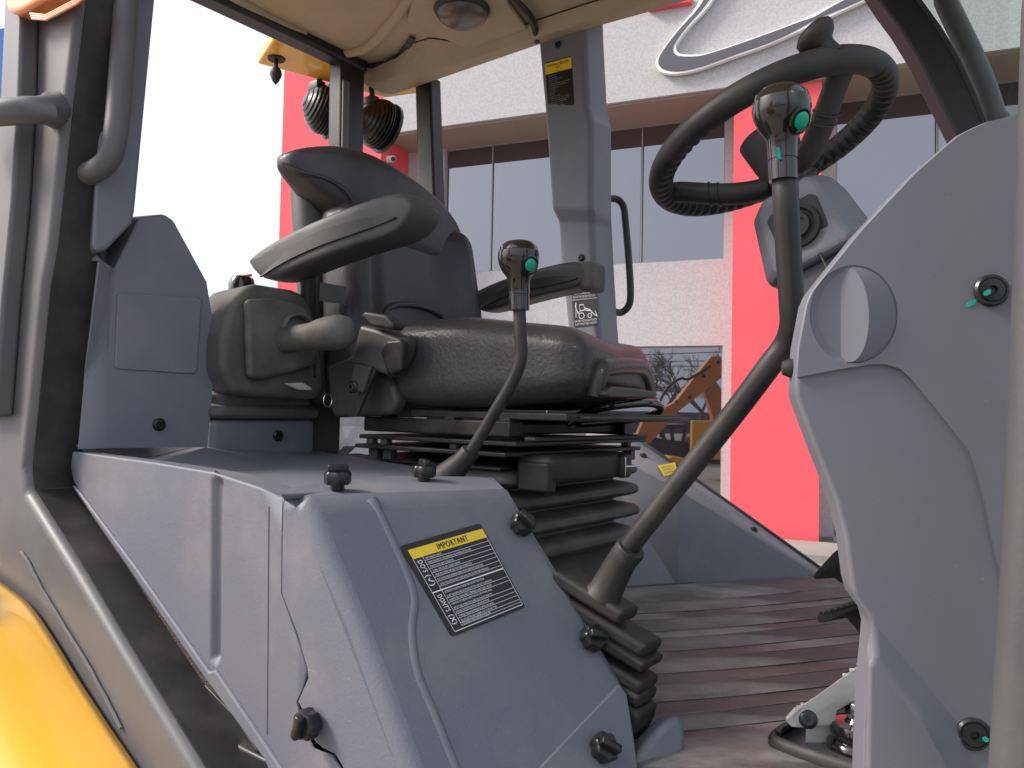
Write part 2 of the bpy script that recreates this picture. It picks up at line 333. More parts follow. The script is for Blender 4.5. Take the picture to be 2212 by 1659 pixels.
# sign on the band: slanted oval ring with white edges, and the foot of a red letter
sgn = empty('oval_sign', BP(bu(1500, 100, 0), 0, bz(1500, 100, 0)) + V((0, 0, H)), label='slanted dark grey oval ring sign with white edges on parapet', cat='sign')
so_ = [(1296 + .4167 * x, .4167 * y) for x, y in ((560, -40), (500, 60), (400, 180), (330, 275), (297, 340), (318, 385), (400, 398), (520, 375), (700, 312), (900, 240), (1180, 112), (1440, -10), (1600, -100))]
si_ = [(1296 + .4167 * x, .4167 * y) for x, y in ((640, -60), (560, 60), (470, 155), (420, 220), (400, 262), (425, 295), (530, 298), (640, 268), (800, 213), (1000, 140), (1130, 80), (1290, 0), (1420, -80))]
def ringloop(off_o, off_i, pts_o, pts_i, n=8):
    o = crv([(*p, 0) for p in pts_o], n); i = crv([(*p, 0) for p in pts_i], n); return o, i
o2, i2 = ringloop(0, 0, so_, si_)
# finish the ring beyond the frame: continue both edges to a mirrored far end
cx_, cy_ = 1296 + .4167 * 1250, .4167 * -250
def full(l): return [(p.x, p.y) for p in l] + [(2 * cx_ - p.x, 2 * cy_ - p.y) for p in l]
fo, fi = full(o2), full(i2)
def ring_mesh(fo, fi, back0, back1):
    m = MB(); n = len(fo); vs = []
    for b in (back0, back1):
        vs += [oP(x, y, pl(0)) + N * b for x, y in fo] + [oP(x, y, pl(0)) + N * b for x, y in fi]
    fs = []
    for i in range(n):
        j = (i + 1) % n
        fs += [[i, j, n + j, n + i], [2 * n + i, 3 * n + i, 3 * n + j, 2 * n + j], [i, 2 * n + i, 2 * n + j, j], [n + i, n + j, 3 * n + j, 3 * n + i]]
    return m.add(vs, fs)
def inset(a, b, t): return [(p[0] * (1 - t) + q[0] * t, p[1] * (1 - t) + q[1] * t) for p, q in zip(a, b)]
def offs(a, b, px): 
    out = []
    for p, q in zip(a, b):
        d = V(q) - V(p); t = px / max(d.length, 8); out.append((p[0] + d.x * t, p[1] + d.y * t))
    return out
B('sign_body', 'sign_white', sgn, ring_mesh(fo, fi, .10, .03), smooth=25)
B('grey_face', 'sign_grey', sgn, ring_mesh(offs(fo, fi, 7.5), offs(fi, fo, 7.5), .108, .09), smooth=25)
B('bracket', 'sign_grey', sgn, MB().prism([BP(u, .01, z) for u, z in ((bu(1500, 150, 0), bz(1500, 150, 0)), (bu(1560, 130, 0), bz(1560, 130, 0)), (bu(1560, 120, 0), bz(1560, 120, 0)), (bu(1500, 140, 0), bz(1500, 140, 0)))], N * .06), smooth=0)
lp = [(1402, 27), (1495, 12), (1497, 0), (1480, -4), (1420, 10), (1390, -60), (1365, -60), (1398, 20)]
rl = B('red_sign_letter', 'sign_red', None, MB().prism([oP(x, y, pl(0)) + N * .11 for x, y in lp], -N * .115), bevel=.004, smooth=0, label='foot of a red raised sign letter above the oval ring', cat='sign letter')
# security camera on the tower's return wall
sp = oP(838, 344, (BP(u_tow, .4, 0), U))
sec = empty('security_camera', sp + V((0, 0, H)), label='small white dome security camera on red wall corner', cat='camera')
B('mount', 'white_plastic', sec, MB().lathe([(0, 0), (.055, 0), (.055, .03), (.03, .04), (0, .04)], sp, U), smooth=50)
cd = (U * .7 + N * .6 - UP * .3).normalized()
B('housing', 'white_plastic', sec, MB().lathe([(0, -.05), (.035, -.045), (.05, -.02), (.052, .05), (.045, .075), (0, .075)], sp + U * .07, cd), smooth=50)
B('lens', 'gloss_black', sec, MB().lathe([(0, .07), (.04, .07), (.038, .082), (.02, .09), (0, .092)], sp + U * .07, cd), smooth=50)

# ================================================================== THE MACHINE
mc = empty('backhoe_loader', (-1.1, 1.25, 0), label='grey and yellow backhoe loader with open cab, seen from beside the cab doorway', cat='backhoe loader')
def part(name, mat, mb, **k): return B(name, mat, k.pop('parent', mc), mb, **k)

# ---- near rear post and sloping sill (painted steel tube, one bent frame)
edge = [(196, -300), (166, 0), (142, 198), (106, 531), (91, 614), (73, 796), (51, 1015), (56, 1062), (168, 1242), (257, 1395), (417, 1659), (500, 1795)]
left = [(330, 1830), (230, 1640), (60, 1400), (-60, 1240), (-110, 1090), (-60, 900), (-2, 720), (14, 587), (21, 496), (57, 198), (73, 0), (98, -300)]
fr = part('door_post', 'paint', MB().prism([V((-1.20, .5, 1.265))] + [oY(x, y, .5) for x, y in edge + left] + [V((-1.36, .5, 1.265))], (0, .085, 0)), bevel=.014, seg=5, label='near door post in grey satin paint bending into the sloping sill')
ep = [oY(x, y, .5) for x, y in edge]; sl_ = MB(); a_, b_ = [], []
for i, p in enumerate(ep):
    t = (ep[min(i + 1, len(ep) - 1)] - ep[max(i - 1, 0)]).normalized(); n_ = V((0, 1, 0)).cross(t); n_ = n_ if n_.x > 0 else -n_
    a_.append(p + n_ * .003 + V((0, .013, 0))); b_.append(p + n_ * .003 + V((0, .088, 0)))
part('shade_strip', 'rubber', MB().loft([[a - V((.004, 0, .002)), a, b, b - V((.004, 0, .002))] for a, b in zip(a_, b_)]), smooth=30)  # dark strip added over the inner face, standing in for its shade
q = quad([oY(x, y, .4985) for x, y in ((38, 652), (38, 604), (54, 604), (54, 652))])
part('embossed_mark', 'paint', text('IPRO', q, .1, .85, .6, .8, .0006), parent=fr, smooth=0)
# slim rear window frame outside the post
sf = [(60, -60), (54, 200), (40, 430), (20, 640), (0, 900), (-60, 900), (-20, 600), (14, 200), (26, -60)]
part('quarter_window_frame', 'paint', MB().prism([oY(x, y, .47) + V((-.03, .0, 0)) for x, y in sf], (0, .03, 0)), bevel=.006)
# weld bead on the sill
wp = [oY(x, y, .497) for x, y in ((46, 1192), (62, 1215), (90, 1270), (140, 1355), (190, 1437), (262, 1572))]
part('weld_bead', 'paint', MB().tube([p + V((random.uniform(-.001, .001), 0, random.uniform(-.001, .001))) for p in crv(wp, 8)], .0026, 8), parent=fr)
# horizontal bracket tube on the post
part('mirror_bracket', 'paint', MB().tube([oY(-120, 252, .40), oY(-30, 245, .42), oY(60, 238, .455), oY(100, 238, .475), oY(122, 238, .5)], [.021, .021, .021, .023, .03], 18), smooth=60)
# amber side lamp
lampm = MB().prism([oY(x, y, .49) for x, y in ((62, 30), (66, 44), (78, 48), (98, 43), (166, 8), (230, -40), (160, -60), (72, -20), (62, 10))], (0, -.035, 0))
al = part('indicator_lamp', 'amber', lampm, bevel=.008, seg=4, label='orange indicator lamp at top of the door post')
for k in range(3):
    part('lens_rib', 'amber', MB().tube([oY(66 + 2 * k, 30 + 5 * k, .452), oY(100, 36 - 2 + 4 * k, .45), oY(166, 0 + 4 * k, .45), oY(230, -48 + 4 * k, .45)], .0022, 8), parent=al)
# inner plastic cover of the post and grab handle
tp = [(345, -80), (334, 0), (312, 230), (291, 452), (285, 482), (228, 541), (206, 543), (199, 530), (206, 400), (216, 250), (240, 60), (256, -80)]
part('post_cover', 'trim', MB().prism([V((-1.305, oX(300, -80, -1.305).y + .03, 1.22))] + [oX(x, y, -1.305) for x, y in tp] + [V((-1.305, oX(256, -80, -1.305).y, 1.22))], (-.1, .03, 0)), bevel=.012, seg=4)
hp = crv([P(205, -345, 1.29), P(262, -330, 1.25), P(290, -290, 1.235), P(284, -150, 1.24), P(273, 0, 1.23), P(260, 177, 1.22), P(250, 290, 1.21), P(234, 345, 1.215), P(200, 372, 1.235), P(150, 388, 1.285)], 6)
part('grab_handle', 'paint', MB().tube(hp, .0185, 18), smooth=60, label='bent grey grab handle on the near door post')
part('handle_weld', 'paint', MB().lathe([(.03, 0), (.027, .006), (.02, .012)], P(160, 386, 1.275), P(200, 372, 1.235) - P(150, 388, 1.285), 16), smooth=60)

# ---- side trim panel behind the console
fx = -1.337
tl = lambda x, y: oX(x, y, fx)
tr = MB()
A = [(300, 470), (355, 462), (372, 473), (446, 609), (459, 687), (470, 709), (448, 966), (236, 968), (233, 760), (241, 620), (246, 575)]
Bl = [(219, 560), (200, 705), (182, 818), (168, 970)]
va = [tl(*p) for p in A]; vb = [oY(x, y, .565) for x, y in Bl]
tr.add(va + vb, [list(range(len(va))), [7, 14, 13, 8], [8, 13, 12, 9], [9, 12, 11, 10]])
o = len(tr.v); tr.add([va[0], va[10], vb[0], vb[0] + V((-.2, 0, .02)), va[0] + V((-.2, 0, .03)), va[1], va[1] + V((-.2, 0, .02)), va[2], va[2] + V((-.2, 0, .01))], [[0, 1, 2, 3, 4], [0, 4, 6, 5], [5, 6, 8, 7]])
sp_ = part('side_trim', 'trim', tr, bevel=.012, seg=4, solid=.006)
pk = [(246, 628), (440, 640), (428, 812), (240, 800)]
q = quad([tl(*p) for p in pk])
part('storage_pocket', 'trim', MB().prism(rrect(q, .03, .02, .97, .98, .05, 1, .0035), (-.004, 0, 0)), bevel=.003, parent=sp_)
def bolt_mesh(r, h, hexr, n=24):
    m = MB().lathe([(0, 0), (r, 0), (r, h * .35), (r * .8, h * .6), (hexr * 1.15, h * .65), (hexr * 1.1, h), (hexr * .55, h), (hexr * .5, h * .5), (0, h * .5)], (0, 0, 0), (0, 0, 1), n)
    return mesh_of('bolt', m, 40)
bolt = bolt_mesh(.0115, .008, .0065)
at('bolt', bolt, 'knob_black', mc, tl(343, 917), (1, 0, 0))

# ---- console
zc = -.085
def cz(px, py): return oY(px, py, .56)
# planes
p1, p2, p3 = oY(662, 1086, .56), oZ(1107, 1062, oY(662, 1086, .56).z), oY(882, 1659, .56)
FP = plane3(p1, p2, p3)
fpt = lambda x, y, k=0: oP(x, y, FP, k)
# rear outer panel with deck
outer = [(157, 975), (341, 1000), (461, 1020), (560, 1052), (609, 1076), (608, 1160), (607, 1282), (640, 1375), (661, 1447), (662, 1463), (652, 1490), (640, 1515), (650, 1565), (674, 1617), (690, 1625), (716, 1633), (732, 1659), (760, 1760), (660, 1760), (577, 1635), (489, 1515), (453, 1467), (297, 1242), (200, 1102), (160, 1040), (153, 1010)]
vo = [cz(*p) for p in outer]
deckback = [oZ(606, 1064, -.102), oZ(800, 1048, -.104), oZ(950, 1012, -.1), oX(700, 972, -1.345), oX(448, 938, -1.38), oX(165, 938, -1.38)]
cn = MB(); n0 = len(vo)
gro = [(456, 1034), (470, 1030), (482, 1036), (479, 1250), (476, 1425), (465, 1440), (454, 1425), (455, 1250)]
gri = [(464, 1044), (470, 1042), (475, 1046), (473, 1250), (470, 1415), (465, 1422), (461, 1415), (462, 1250)]
cn = pocketed(vo, [([cz(*p) for p in gro], [cz(*p) + V((0, .009, 0)) for p in gri])])
rimo = vo[:5]
tray = [p + V((.0, .05, -.004)) for p in rimo]; flo_ = [p + V((.0, .064, -.004 - dz)) for p, dz in zip(rimo, (.024, .024, .016, .004, .0))]
bk0 = [deckback[5], deckback[4], deckback[3], deckback[2], deckback[1]]
cn.add(rimo + tray + flo_ + [b - V((0, 0, .018 if k < 2 else .004)) for k, b in enumerate(bk0)] + [deckback[0]], [[k + i, k + i + 1, k + i + 6, k + i + 5] for k in (0, 5, 10) for i in range(4)] + [[4, 9, 14, 19, 20]])
co = part('console_side', 'console', cn, bevel=.012, seg=5, solid=.006, label='dusty grey plastic console side with a moulded channel')
# moulded channel and parting line
part('parting_line', 'console', MB().tube([cz(581, 1094) , cz(579, 1350), cz(577, 1587)], .0012, 6), parent=co)
lipm = MB().prism([cz(x, y) + V((0, .003, 0)) for x, y in ((160, 1048), (176, 1062), (300, 1228), (456, 1450), (470, 1446), (600, 1640), (640, 1700), (600, 1700), (577, 1640), (489, 1520), (453, 1472), (297, 1248), (200, 1108))], (0, -.007, 0))
part('lower_lip', 'console', lipm, bevel=.003, parent=co)
# deck pocket rails
# front cover
lit = [(616, 1074), (638, 1066), (662, 1086), (698, 1186), (762, 1334), (822, 1495), (882, 1659), (930, 1790), (790, 1790), (746, 1659), (728, 1628), (700, 1615), (684, 1600), (656, 1530), (648, 1515), (670, 1465), (668, 1445), (647, 1370), (613, 1282), (614, 1160)]
vl = [fpt(x, y) if 2 <= i <= 7 else oY(x - (3.5 if i in (0,) or i > 8 else 0), y, .558) for i, (x, y) in enumerate(lit)]
front = [(882, 1659), (822, 1495), (762, 1334), (698, 1186), (662, 1086), (1107, 1062), (1165, 1157), (1223, 1250), (1359, 1487), (1375, 1595), (1387, 1659), (1410, 1790), (930, 1790)]
vf = [fpt(*p) for p in front]
cv = MB(); nl = len(vl); nf = len(vf)
vt = [oZ(634, 1050, vl[1].z + .004), oZ(850, 1028, vl[1].z + .004), oZ(1063, 1030, vl[1].z + .004)]
wc = [vl[0], vl[1]]
cv.add(vl + vf[5:12] + vt, [list(range(nl)), [6, 5, 4, 3, 2] + list(range(nl, nl + 7)) + [7], [0, nl + 7, nl + 8, nl + 9, nl, 2, 1]])
ir = [vf[i] + V((-.14, .03, 0)) for i in range(5, 12)]
cv.add(vf[5:12] + ir, [[i, i + 1, i + 8, i + 7] for i in range(6)])
bmx = cv
cov = part('console_cover', 'console', bmx, bevel=.016, seg=5, solid=.005, label='blue grey removable console cover held by black thumb knobs')
# soft raised ribs pressed into the sloping face
rp = [fpt(x, y, -.0055) for x, y in ((800, 1080), (838, 1160), (874, 1242), (890, 1298), (884, 1370), (896, 1455), (930, 1540), (990, 1690))]
part('pressed_rib', 'console', MB().tube(crv(rp, 6), .0085, 12, sq=.8), parent=cov, smooth=70)
pf = [fpt(x, y) for x, y in ((1123, 1700), (1335, 1478), (1352, 1500), (1368, 1600), (1380, 1700))]
part('lower_facet', 'console', MB().prism([p + FP[1] * .003 for p in pf], FP[1] * -.006), bevel=.0025, parent=cov)
# black thumb knobs
def knob_mesh():
    m = MB(); n = 28
    m.lathe([(0, -.004), (.009, -.004), (.009, .002), (.0155, .003), (.0165, .006), (.0165, .016), (.0145, .019), (0, .019)], (0, 0, 0), (0, 0, 1), n, lambda k, r, h: 1 if r < .012 else (1.04 if k % 4 < 2 else .93))
    m.rbox((-.0135, -.005, .017), (.0135, .005, .028), .0025, 2, 1); return mesh_of('thumb_knob', m, 35)
km = knob_mesh()
kn = (p1 - p3).normalized()
topn = V((0.05, -.05, 1))
for px, py, pt, nn, spn in ((729, 1043, oZ(729, 1050, -.1), topn, .3), (916, 1028, oZ(916, 1034, -.1), topn, 1.9), (1121, 1138, fpt(1121, 1138), FP[1], 1.2), (1272, 1384, fpt(1272, 1384), FP[1], 1.9), (1295, 1620, fpt(1295, 1620), FP[1], 1.5), (680, 1558, oY(680, 1558, .556), V((0, -1, 0)), .5)):
    at('thumb_knob', km, 'knob_black', mc, pt, nn, spn)
# warning label on the cover
dc = [fpt(*p) for p in ((861, 1181), (1037, 1131), (1134, 1312), (975, 1377))]
q = quad(dc, .0004)
lb = part('warning_label', 'decal_black', MB().prism(rrect(q, 0, 0, 1, 1, .04, .8, .0009), FP[1] * -.0008), smooth=0, label='black IMPORTANT label of dos and donts with yellow heading')
hb = MB().add([q(.06, .065, .0013), q(.985, .065, .0013), q(.985, .17, .0013), q(.06, .17, .0013)], [[0, 1, 2, 3]])
part('heading_bar', 'decal_yellow', hb, parent=lb, smooth=0)
tx = MB()
for k_ in range(2): text('IMPORTANT', q, .375 + .004 * k_, .15, .066, .38, .0017 + .00004 * k_, mb=tx, bold=.0001)
part('heading_lettering', 'decal_black', tx, parent=lb, smooth=0)
rl_ = MB()
def ln(u0, v0, u1, v1, t=.005):
    if abs(u1 - u0) > abs(v1 - v0): rl_.add([q(u0, v0 - t / 2, .0014), q(u1, v1 - t / 2, .0014), q(u1, v1 + t / 2, .0014), q(u0, v0 + t / 2, .0014)], [[0, 1, 2, 3]])
    else: rl_.add([q(u0 - t / 2, v0, .0014), q(u0 + t / 2, v0, .0014), q(u1 + t / 2, v1, .0014), q(u1 - t / 2, v1, .0014)], [[0, 1, 2, 3]])
rows = [.215, .262, .31, .358, .405, .455, .508, .64, .685, .77, .815, .86, .905, .935]
for v in rows: ln(.17, v, .975, v, .004)
ln(.06, .545, .98, .545, .013); ln(.06, .17, .06, .965); ln(.98, .17, .98, .965); ln(.17, .17, .17, .935, .004); ln(.06, .965, .98, .965, .007)
part('ruling', 'decal_white', rl_, parent=lb, smooth=0)
tx = MB()
lines = [('READ OPERATOR MANUAL', .205), ('CHECK ENGINE OIL, TRANSMISSION OIL, HYDRAULIC OIL LEVEL', .253), ('CHECK WATER LEVEL IN RADIATOR', .301), ('CLEAN / REPLACE AIR CLEANER ELEMENT', .348), ('CHECK AIR CLEANER AND RADIATOR HOSE CONNECTIONS', .396), ('WATCH FOR VISUAL WARNING SIGNALS WHEN OPERATING THE MACHINE', .446), ('CHECK FOR LOOSE CONNECTIONS/CRACKS AND TIGHTEN THEM IF REQUIRED', .498),
         ('BEFORE DISCONNECTING THE BATTERY ENSURE THAT ENGINE', .588), ('IS NOT RUNNING AND ELECTRICAL SWITCHES ARE NOT IN OPERATION', .63), ('CONNECTING THE INCORRECT TERMINALS CAUSES SHORT CIRCUITS', .676), ('CARRYING OUT WELDING OPERATIONS ON THE MACHINE UNLESS', .72), ('BATTERY AND ALTERNATOR CONNECTIONS ARE DISCONNECTED', .762), ('RUNNING THE ENGINE WITHOUT CAPS/RADIATOR CAP', .806), ('STOPPING THE ENGINE IMMEDIATELY AFTER DAYS WORK', .852), ('FILL OIL IN THE AIR CLEANER AS IT IS OF DRY TYPE', .896), ('DISCONNECT FUEL FILTER FROM FUEL LINE', .93)]
for s_, v in lines: text(s_, q, .19, v, .02, len(s_) * .0098, .0015, mb=tx)
text("DO'S", q, .09, .20, .055, .13, .0015, True, tx, bold=.014); text("(\u221a)", q, .09, .36, .055, .12, .0015, True, tx, bold=.014)
text("DONT'S", q, .09, .585, .055, .18, .0015, True, tx, bold=.014); text("(X)", q, .09, .80, .055, .10, .0015, True, tx, bold=.014)
part('lettering', 'decal_white', tx, parent=lb, smooth=0)
# foam seal between sill and console
fs = [oY(x, y, .57) for x, y in ((150, 1040), (215, 1130), (300, 1255), (460, 1490), (590, 1690), (540, 1700), (400, 1470), (240, 1220), (140, 1080))]
part('foam_seal', 'foam', MB().prism(fs, (0, .03, 0)), smooth=0)
gb = [oY(x, y, .568) for x, y in ((440, 1478), (505, 1545), (620, 1720), (575, 1720), (470, 1560))]
part('seal_bracket', 'steel_black', MB().prism(gb, (0, .01, 0)), bevel=.002)
# black inside of the console so nothing shows through
part('inner_bulkhead', 'console_dark', MB().prism([V((-1.36, .66, -.40)), V((-.60, .66, -.44)), V((-.72, .66, -.16)), V((-1.36, .66, -.13))], (0, .12, 0)), smooth=0)

# ---- yellow rear fender
prof = [(-2.1, -.30), (-1.88, -.255), (-1.7, -.27)] + [tuple(oY(x, y, .49).xz) for x, y in ((0, 1262), (60, 1310), (112, 1385), (165, 1472), (235, 1580), (292, 1665), (345, 1755))]
prof = [(p[0], p[1]) for p in prof]; pr = crv([(a, 0, b) for a, b in prof], 5)
fl = []
for yy, dz, dx in ((.492, 0, 0), (.47, .004, 0), (.40, .006, 0), (.36, -.002, 0), (.34, -.02, -.012), (.30, -.028, -.018), (.16, -.03, -.02), (.08, -.04, -.02), (.06, -.07, -.03), (.055, -.12, -.05)):
    fl.append([V((p.x + dx, yy, p.z + dz)) for p in pr])
fm = MB().loft(fl, cap=False, closed=False)
part('rear_fender', 'yellow', fm, solid=.006, off=0, smooth=60, sub=1, label='glossy yellow rear wheel fender at the lower corner')
# tyre under it and chassis
part('rear_tyre', 'tyre', MB().lathe([(.42, -.2), (.62, -.2), (.68, -.15), (.69, 0), (.68, .15), (.62, .2), (.42, .2), (.4, 0)], (-1.62, .27, -.92), (0, 1, 0), 48, lambda k, r, h: 1.03 if r > .66 and k % 4 < 2 else 1), smooth=30)
part('chassis', 'black_paint', MB().box((-2.0, .75, -1.05), (.5, 1.75, -.47)), bevel=.02)

# ---- cab floor and mat
FZ = -.42
part('cab_floor', 'black_paint', MB().box((-2.05, .56, FZ - .05), (.35, 2.02, FZ - .006)), bevel=.004)
def hole(l, c): return l
pedal_well = [oZ(x, y, FZ) for x, y in ((1672, 1600), (1690, 1580), (1760, 1545), (1900, 1500), (1990, 1560), (1990, 1690), (1900, 1690), (1690, 1622))]
from mathutils import noise as nz
def inpoly(x, y, pg):
    c = False
    for k in range(len(pg)):
        (x0, y0), (x1, y1) = pg[k], pg[k - 1]
        if (y0 > y) != (y1 > y) and x < (x1 - x0) * (y - y0) / (y1 - y0) + x0: c = not c
    return c
wellpx = ((1672, 1600), (1690, 1580), (1760, 1545), (1900, 1500), (1990, 1560), (1990, 1690), (1900, 1690), (1690, 1622))
def fedge(x): return 1288 - (x - 1250) * .062
def mz(x, y):
    t = max(0, (y - fedge(x))); f = oZ(x, y, FZ)
    return FZ + .03 * math.exp(-t / 95) + .0022 * nz.noise(V((f.x * 16, f.y * 9, 0))) + .0010 * nz.noise(V((f.x * 45, f.y * 30, 3)))
xs = [1180 + 7 * i for i in range(125)]; ys = [-12 + 6 * i for i in range(92)]
gv = [[oZ(x, fedge(x) + y, mz(x, fedge(x) + y)) for x in xs] for y in ys]
ml = MB(); nxs = len(xs)
ml.add([p for r in gv for p in r], [[a * nxs + b, a * nxs + b + 1, (a + 1) * nxs + b + 1, (a + 1) * nxs + b] for a in range(len(ys) - 1) for b in range(nxs - 1) if not inpoly(xs[b] + 3.5, fedge(xs[b]) + ys[a] + 3, wellpx)])
mt = part('floor_mat', 'mat', ml, smooth=80, label='worn shiny black rubber floor mat with painted glare streaks and moulded ribs')
part('mat_underlay', 'rubber', MB().box((-1.25, .6, FZ - .006), (-.85, 1.6, FZ + .001)), parent=mt, smooth=0)
# patterned bands of the mat, fanning out from the lever boot to the dash
bands = [((1300, 1318), (1880, 1273), 11), ((1300, 1358), (1900, 1308), 13), ((1300, 1400), (1900, 1350), 14), ((1300, 1446), (1900, 1398), 15), ((1300, 1506), (1900, 1452), 17), ((1300, 1572), (1900, 1512), 18)]
for a, b, hw in bands:
    pp = [(a[0] + (b[0] - a[0]) * t / 24, a[1] + (b[1] - a[1]) * t / 24 + 6 * math.sin(t / 24 * math.pi)) for t in range(25)]
    pp = [p for p in pp if not inpoly(p[0], p[1], wellpx)]
    top = [oZ(x, y - hw, mz(x, y - hw) + .0007) for x, y in pp]; mid_ = [oZ(x, y, mz(x, y) + .0008) for x, y in pp]; bot = [oZ(x, y + hw, mz(x, y + hw) + .0007) for x, y in pp]
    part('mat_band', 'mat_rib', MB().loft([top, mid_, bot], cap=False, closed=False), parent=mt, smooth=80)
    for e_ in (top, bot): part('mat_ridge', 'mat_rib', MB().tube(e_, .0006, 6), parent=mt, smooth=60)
# rubber lip round the pedal well
part('well_lip', 'rubber', MB().tube(crv([p + V((0, 0, .004)) for p in pedal_well], 4, True) + [pedal_well[0] + V((0, 0, .004))], .011, 10, sq=.45), smooth=60, parent=mt)
part('well_pan', 'console_dark', MB().prism([p + V((0, 0, -.0055)) for p in pedal_well], (0, 0, -.04)), smooth=0)

# ---- far console and fender panel
fz = lambda x, y: oZ(x, y, FZ)
up_ = [oY(x, y, 2.0) for x, y in ((1280, 900), (1345, 930), (1480, 1025), (1600, 1110), (1700, 1182), (1800, 1254))]
lo_ = [oY(x, y, v) for x, y, v in ((1262, 950, 1.84), (1334, 996, 1.85), (1447, 1052, 1.86), (1560, 1115, 1.88), (1680, 1196, 1.93), (1772, 1250, 1.97))]
fc = MB()
k = len(up_)
fc.add(up_ + lo_, [[i, i + 1, k + i + 1, k + i] for i in range(k - 1)])
fb = [fz(1130, 1300), fz(1250, 1286), fz(1465, 1272), fz(1600, 1264), fz(1720, 1257), fz(1775, 1254)]
fl_ = [lo_[0], oY(1463, 1060, 1.863), lo_[5], fz(1130, 1300), fz(1465, 1272), fz(1775, 1254)]
fc2 = MB().add(fl_, [[0, 1, 4, 3], [1, 2, 5, 4]])
lo_ = [lo_[0], lo_[0].lerp(fl_[1], .36), lo_[0].lerp(fl_[1], .93), fl_[1].lerp(lo_[5], .35), fl_[1].lerp(lo_[5], .72), lo_[5]]
fc = MB().add(up_ + lo_, [[i, i + 1, k + i + 1, k + i] for i in range(k - 1)])
fcp = part('fender_panel', 'console', fc2, smooth=0, solid=.008, off=0, label='far grey fender panel with a sloping sticker ledge')
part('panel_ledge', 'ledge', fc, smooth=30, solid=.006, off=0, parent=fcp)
part('panel_seam', 'console_dark', MB().tube([oY(1466, 1080, 1.9).lerp(fz(1465, 1272), .02), fz(1464, 1270) + V((0, -.002, .004))], .0015, 6), parent=fcp)
part('skirting_strip', 'rubber', MB().tube(crv([p + V((0, -.004, .006)) for p in fb], 3), .009, 8), parent=fcp, smooth=60)
# outside edge seal
part('edge_seal', 'rubber', MB().tube([p + V((0, .006, .004)) for p in up_], .006, 8), parent=fcp, smooth=60)
def ledge(px0, py0, u0, v0, u1, v1): pass
LPl = plane3(up_[2], up_[4], lo_[3])
def ledgequad(pts): return quad([oP(x, y, LPl) for x, y in pts], .009)
q = ledgequad([(1418, 1012), (1455, 1005), (1460, 1028), (1432, 1035)])
st = part('caution_sticker', 'decal_yellow', MB().prism([q(0, 0, .0012), q(1, 0, .0012), q(1, 1, .0012), q(0, 1, .0012)], LPl[1] * -.001), smooth=0)
tx = MB()
for i, s_ in enumerate(('DO NOT STAND ON', 'THE STEP WITH', 'MACHINE RUNNING')): text(s_, q, .1, .35 + .25 * i, .15, .75, .0018, mb=tx)
part('lettering', 'decal_black', tx, parent=st, smooth=0)
q = ledgequad([(1497, 1044), (1590, 1108), (1578, 1124), (1487, 1062)])
tx = MB()
for i in range(26):
    u = .02 + i * .037; tx.add([q(u, .1, .001), q(u + .014, .1, .001), q(u + .014 - .01, .9 if i % 3 else .6, .001), q(u - .01, .9 if i % 3 else .6, .001)], [[0, 1, 2, 3]])
part('ledge_marking', 'decal_grey', tx, parent=fcp, smooth=0)
for px, py in ((1390, 986), (1628, 1146)):
    at('bolt', bolt, 'knob_black', fcp, oP(px, py, LPl), LPl[1])
q = quad([oY(1288, 925, 1.94), oY(1312, 920, 1.94), oY(1310, 942, 1.94), oY(1290, 942, 1.94)])
part('yellow_sticker', 'decal_yellow', MB().prism([q(0, 0), q(1, 0), q(1, 1), q(0, 1)], (0, .001, 0)), smooth=0)

# ---- far side pillar with cover, decals and handle
FY = 1.96
pc_l = [(1150, -60), (1158, 60), (1162, 117), (1176, 258), (1176, 289), (1190, 461), (1203, 480), (1209, 570), (1222, 690), (1228, 800)]
pc_r = [(1300, 800), (1289, 648), (1279, 462), (1278, 449), (1278, 255), (1270, 225), (1262, 62), (1258, -60)]
def pillar_off(y): return -.022 if 262 < y < 470 else 0
pcv = [oY(x, y, FY + pillar_off(y)) for x, y in pc_l + pc_r]
pm = MB().prism([oY(x, y, FY) for x, y in pc_l + pc_r], (0, .09, 0))
nL = len(pc_l + pc_r)
for i, (x, y) in enumerate(pc_l + pc_r):
    d = pillar_off(y); pm.v[i] = pm.v[i] + V((0, d, 0)) if d == 0 else oY(x, y, FY + d)
# triangulate-safe: split front into strips
pairs = list(zip(pc_l, pc_r[::-1]))
ls = [(-60, 1150, 1258), (62, 1158, 1262), (225, 1173, 1270), (258, 1176, 1278), (450, 1189, 1278), (480, 1203, 1280), (570, 1209, 1284), (690, 1222, 1291), (830, 1234, 1302)]
loops = []
for y, xl, xr in ls:
    o_ = FY - (.028 if 250 < y < 470 else 0)
    a, b = oY(xl, y, o_), oY(xr, y, o_)
    loops.append([a + V((0, .09, 0)), a + V((0, .012, 0)), a + V((.012, 0, 0)), b + V((-.012, 0, 0)), b + V((0, .012, 0)), b + V((.012, .10, 0))])
pil = part('pillar_cover', 'trim', MB().loft(loops), bevel=.008, seg=3, smooth=50, label='far grey cab pillar cover with stepped middle and stickers')
def ypatch(pts, off=.0015): return quad([oY(x, y, FY - off) for x, y in pts])
q = ypatch([(1177, 136), (1236, 119), (1241, 224), (1186, 239)])
q = ypatch([(1177, 136), (1234, 121), (1240, 226), (1185, 240)])
st = part('maintenance_sticker', 'decal_black', MB().prism(rrect(q, 0, 0, 1, 1, .06, .6), (0, .001, 0)), smooth=0, label='tall black and yellow maintenance schedule sticker on pillar')
part('sticker_heading', 'decal_yellow', MB().add([q(.0, .02, .0006), q(1, .02, .0006), q(1, .25, .0006), q(0, .25, .0006)], [[0, 1, 2, 3]]), parent=st, smooth=0)
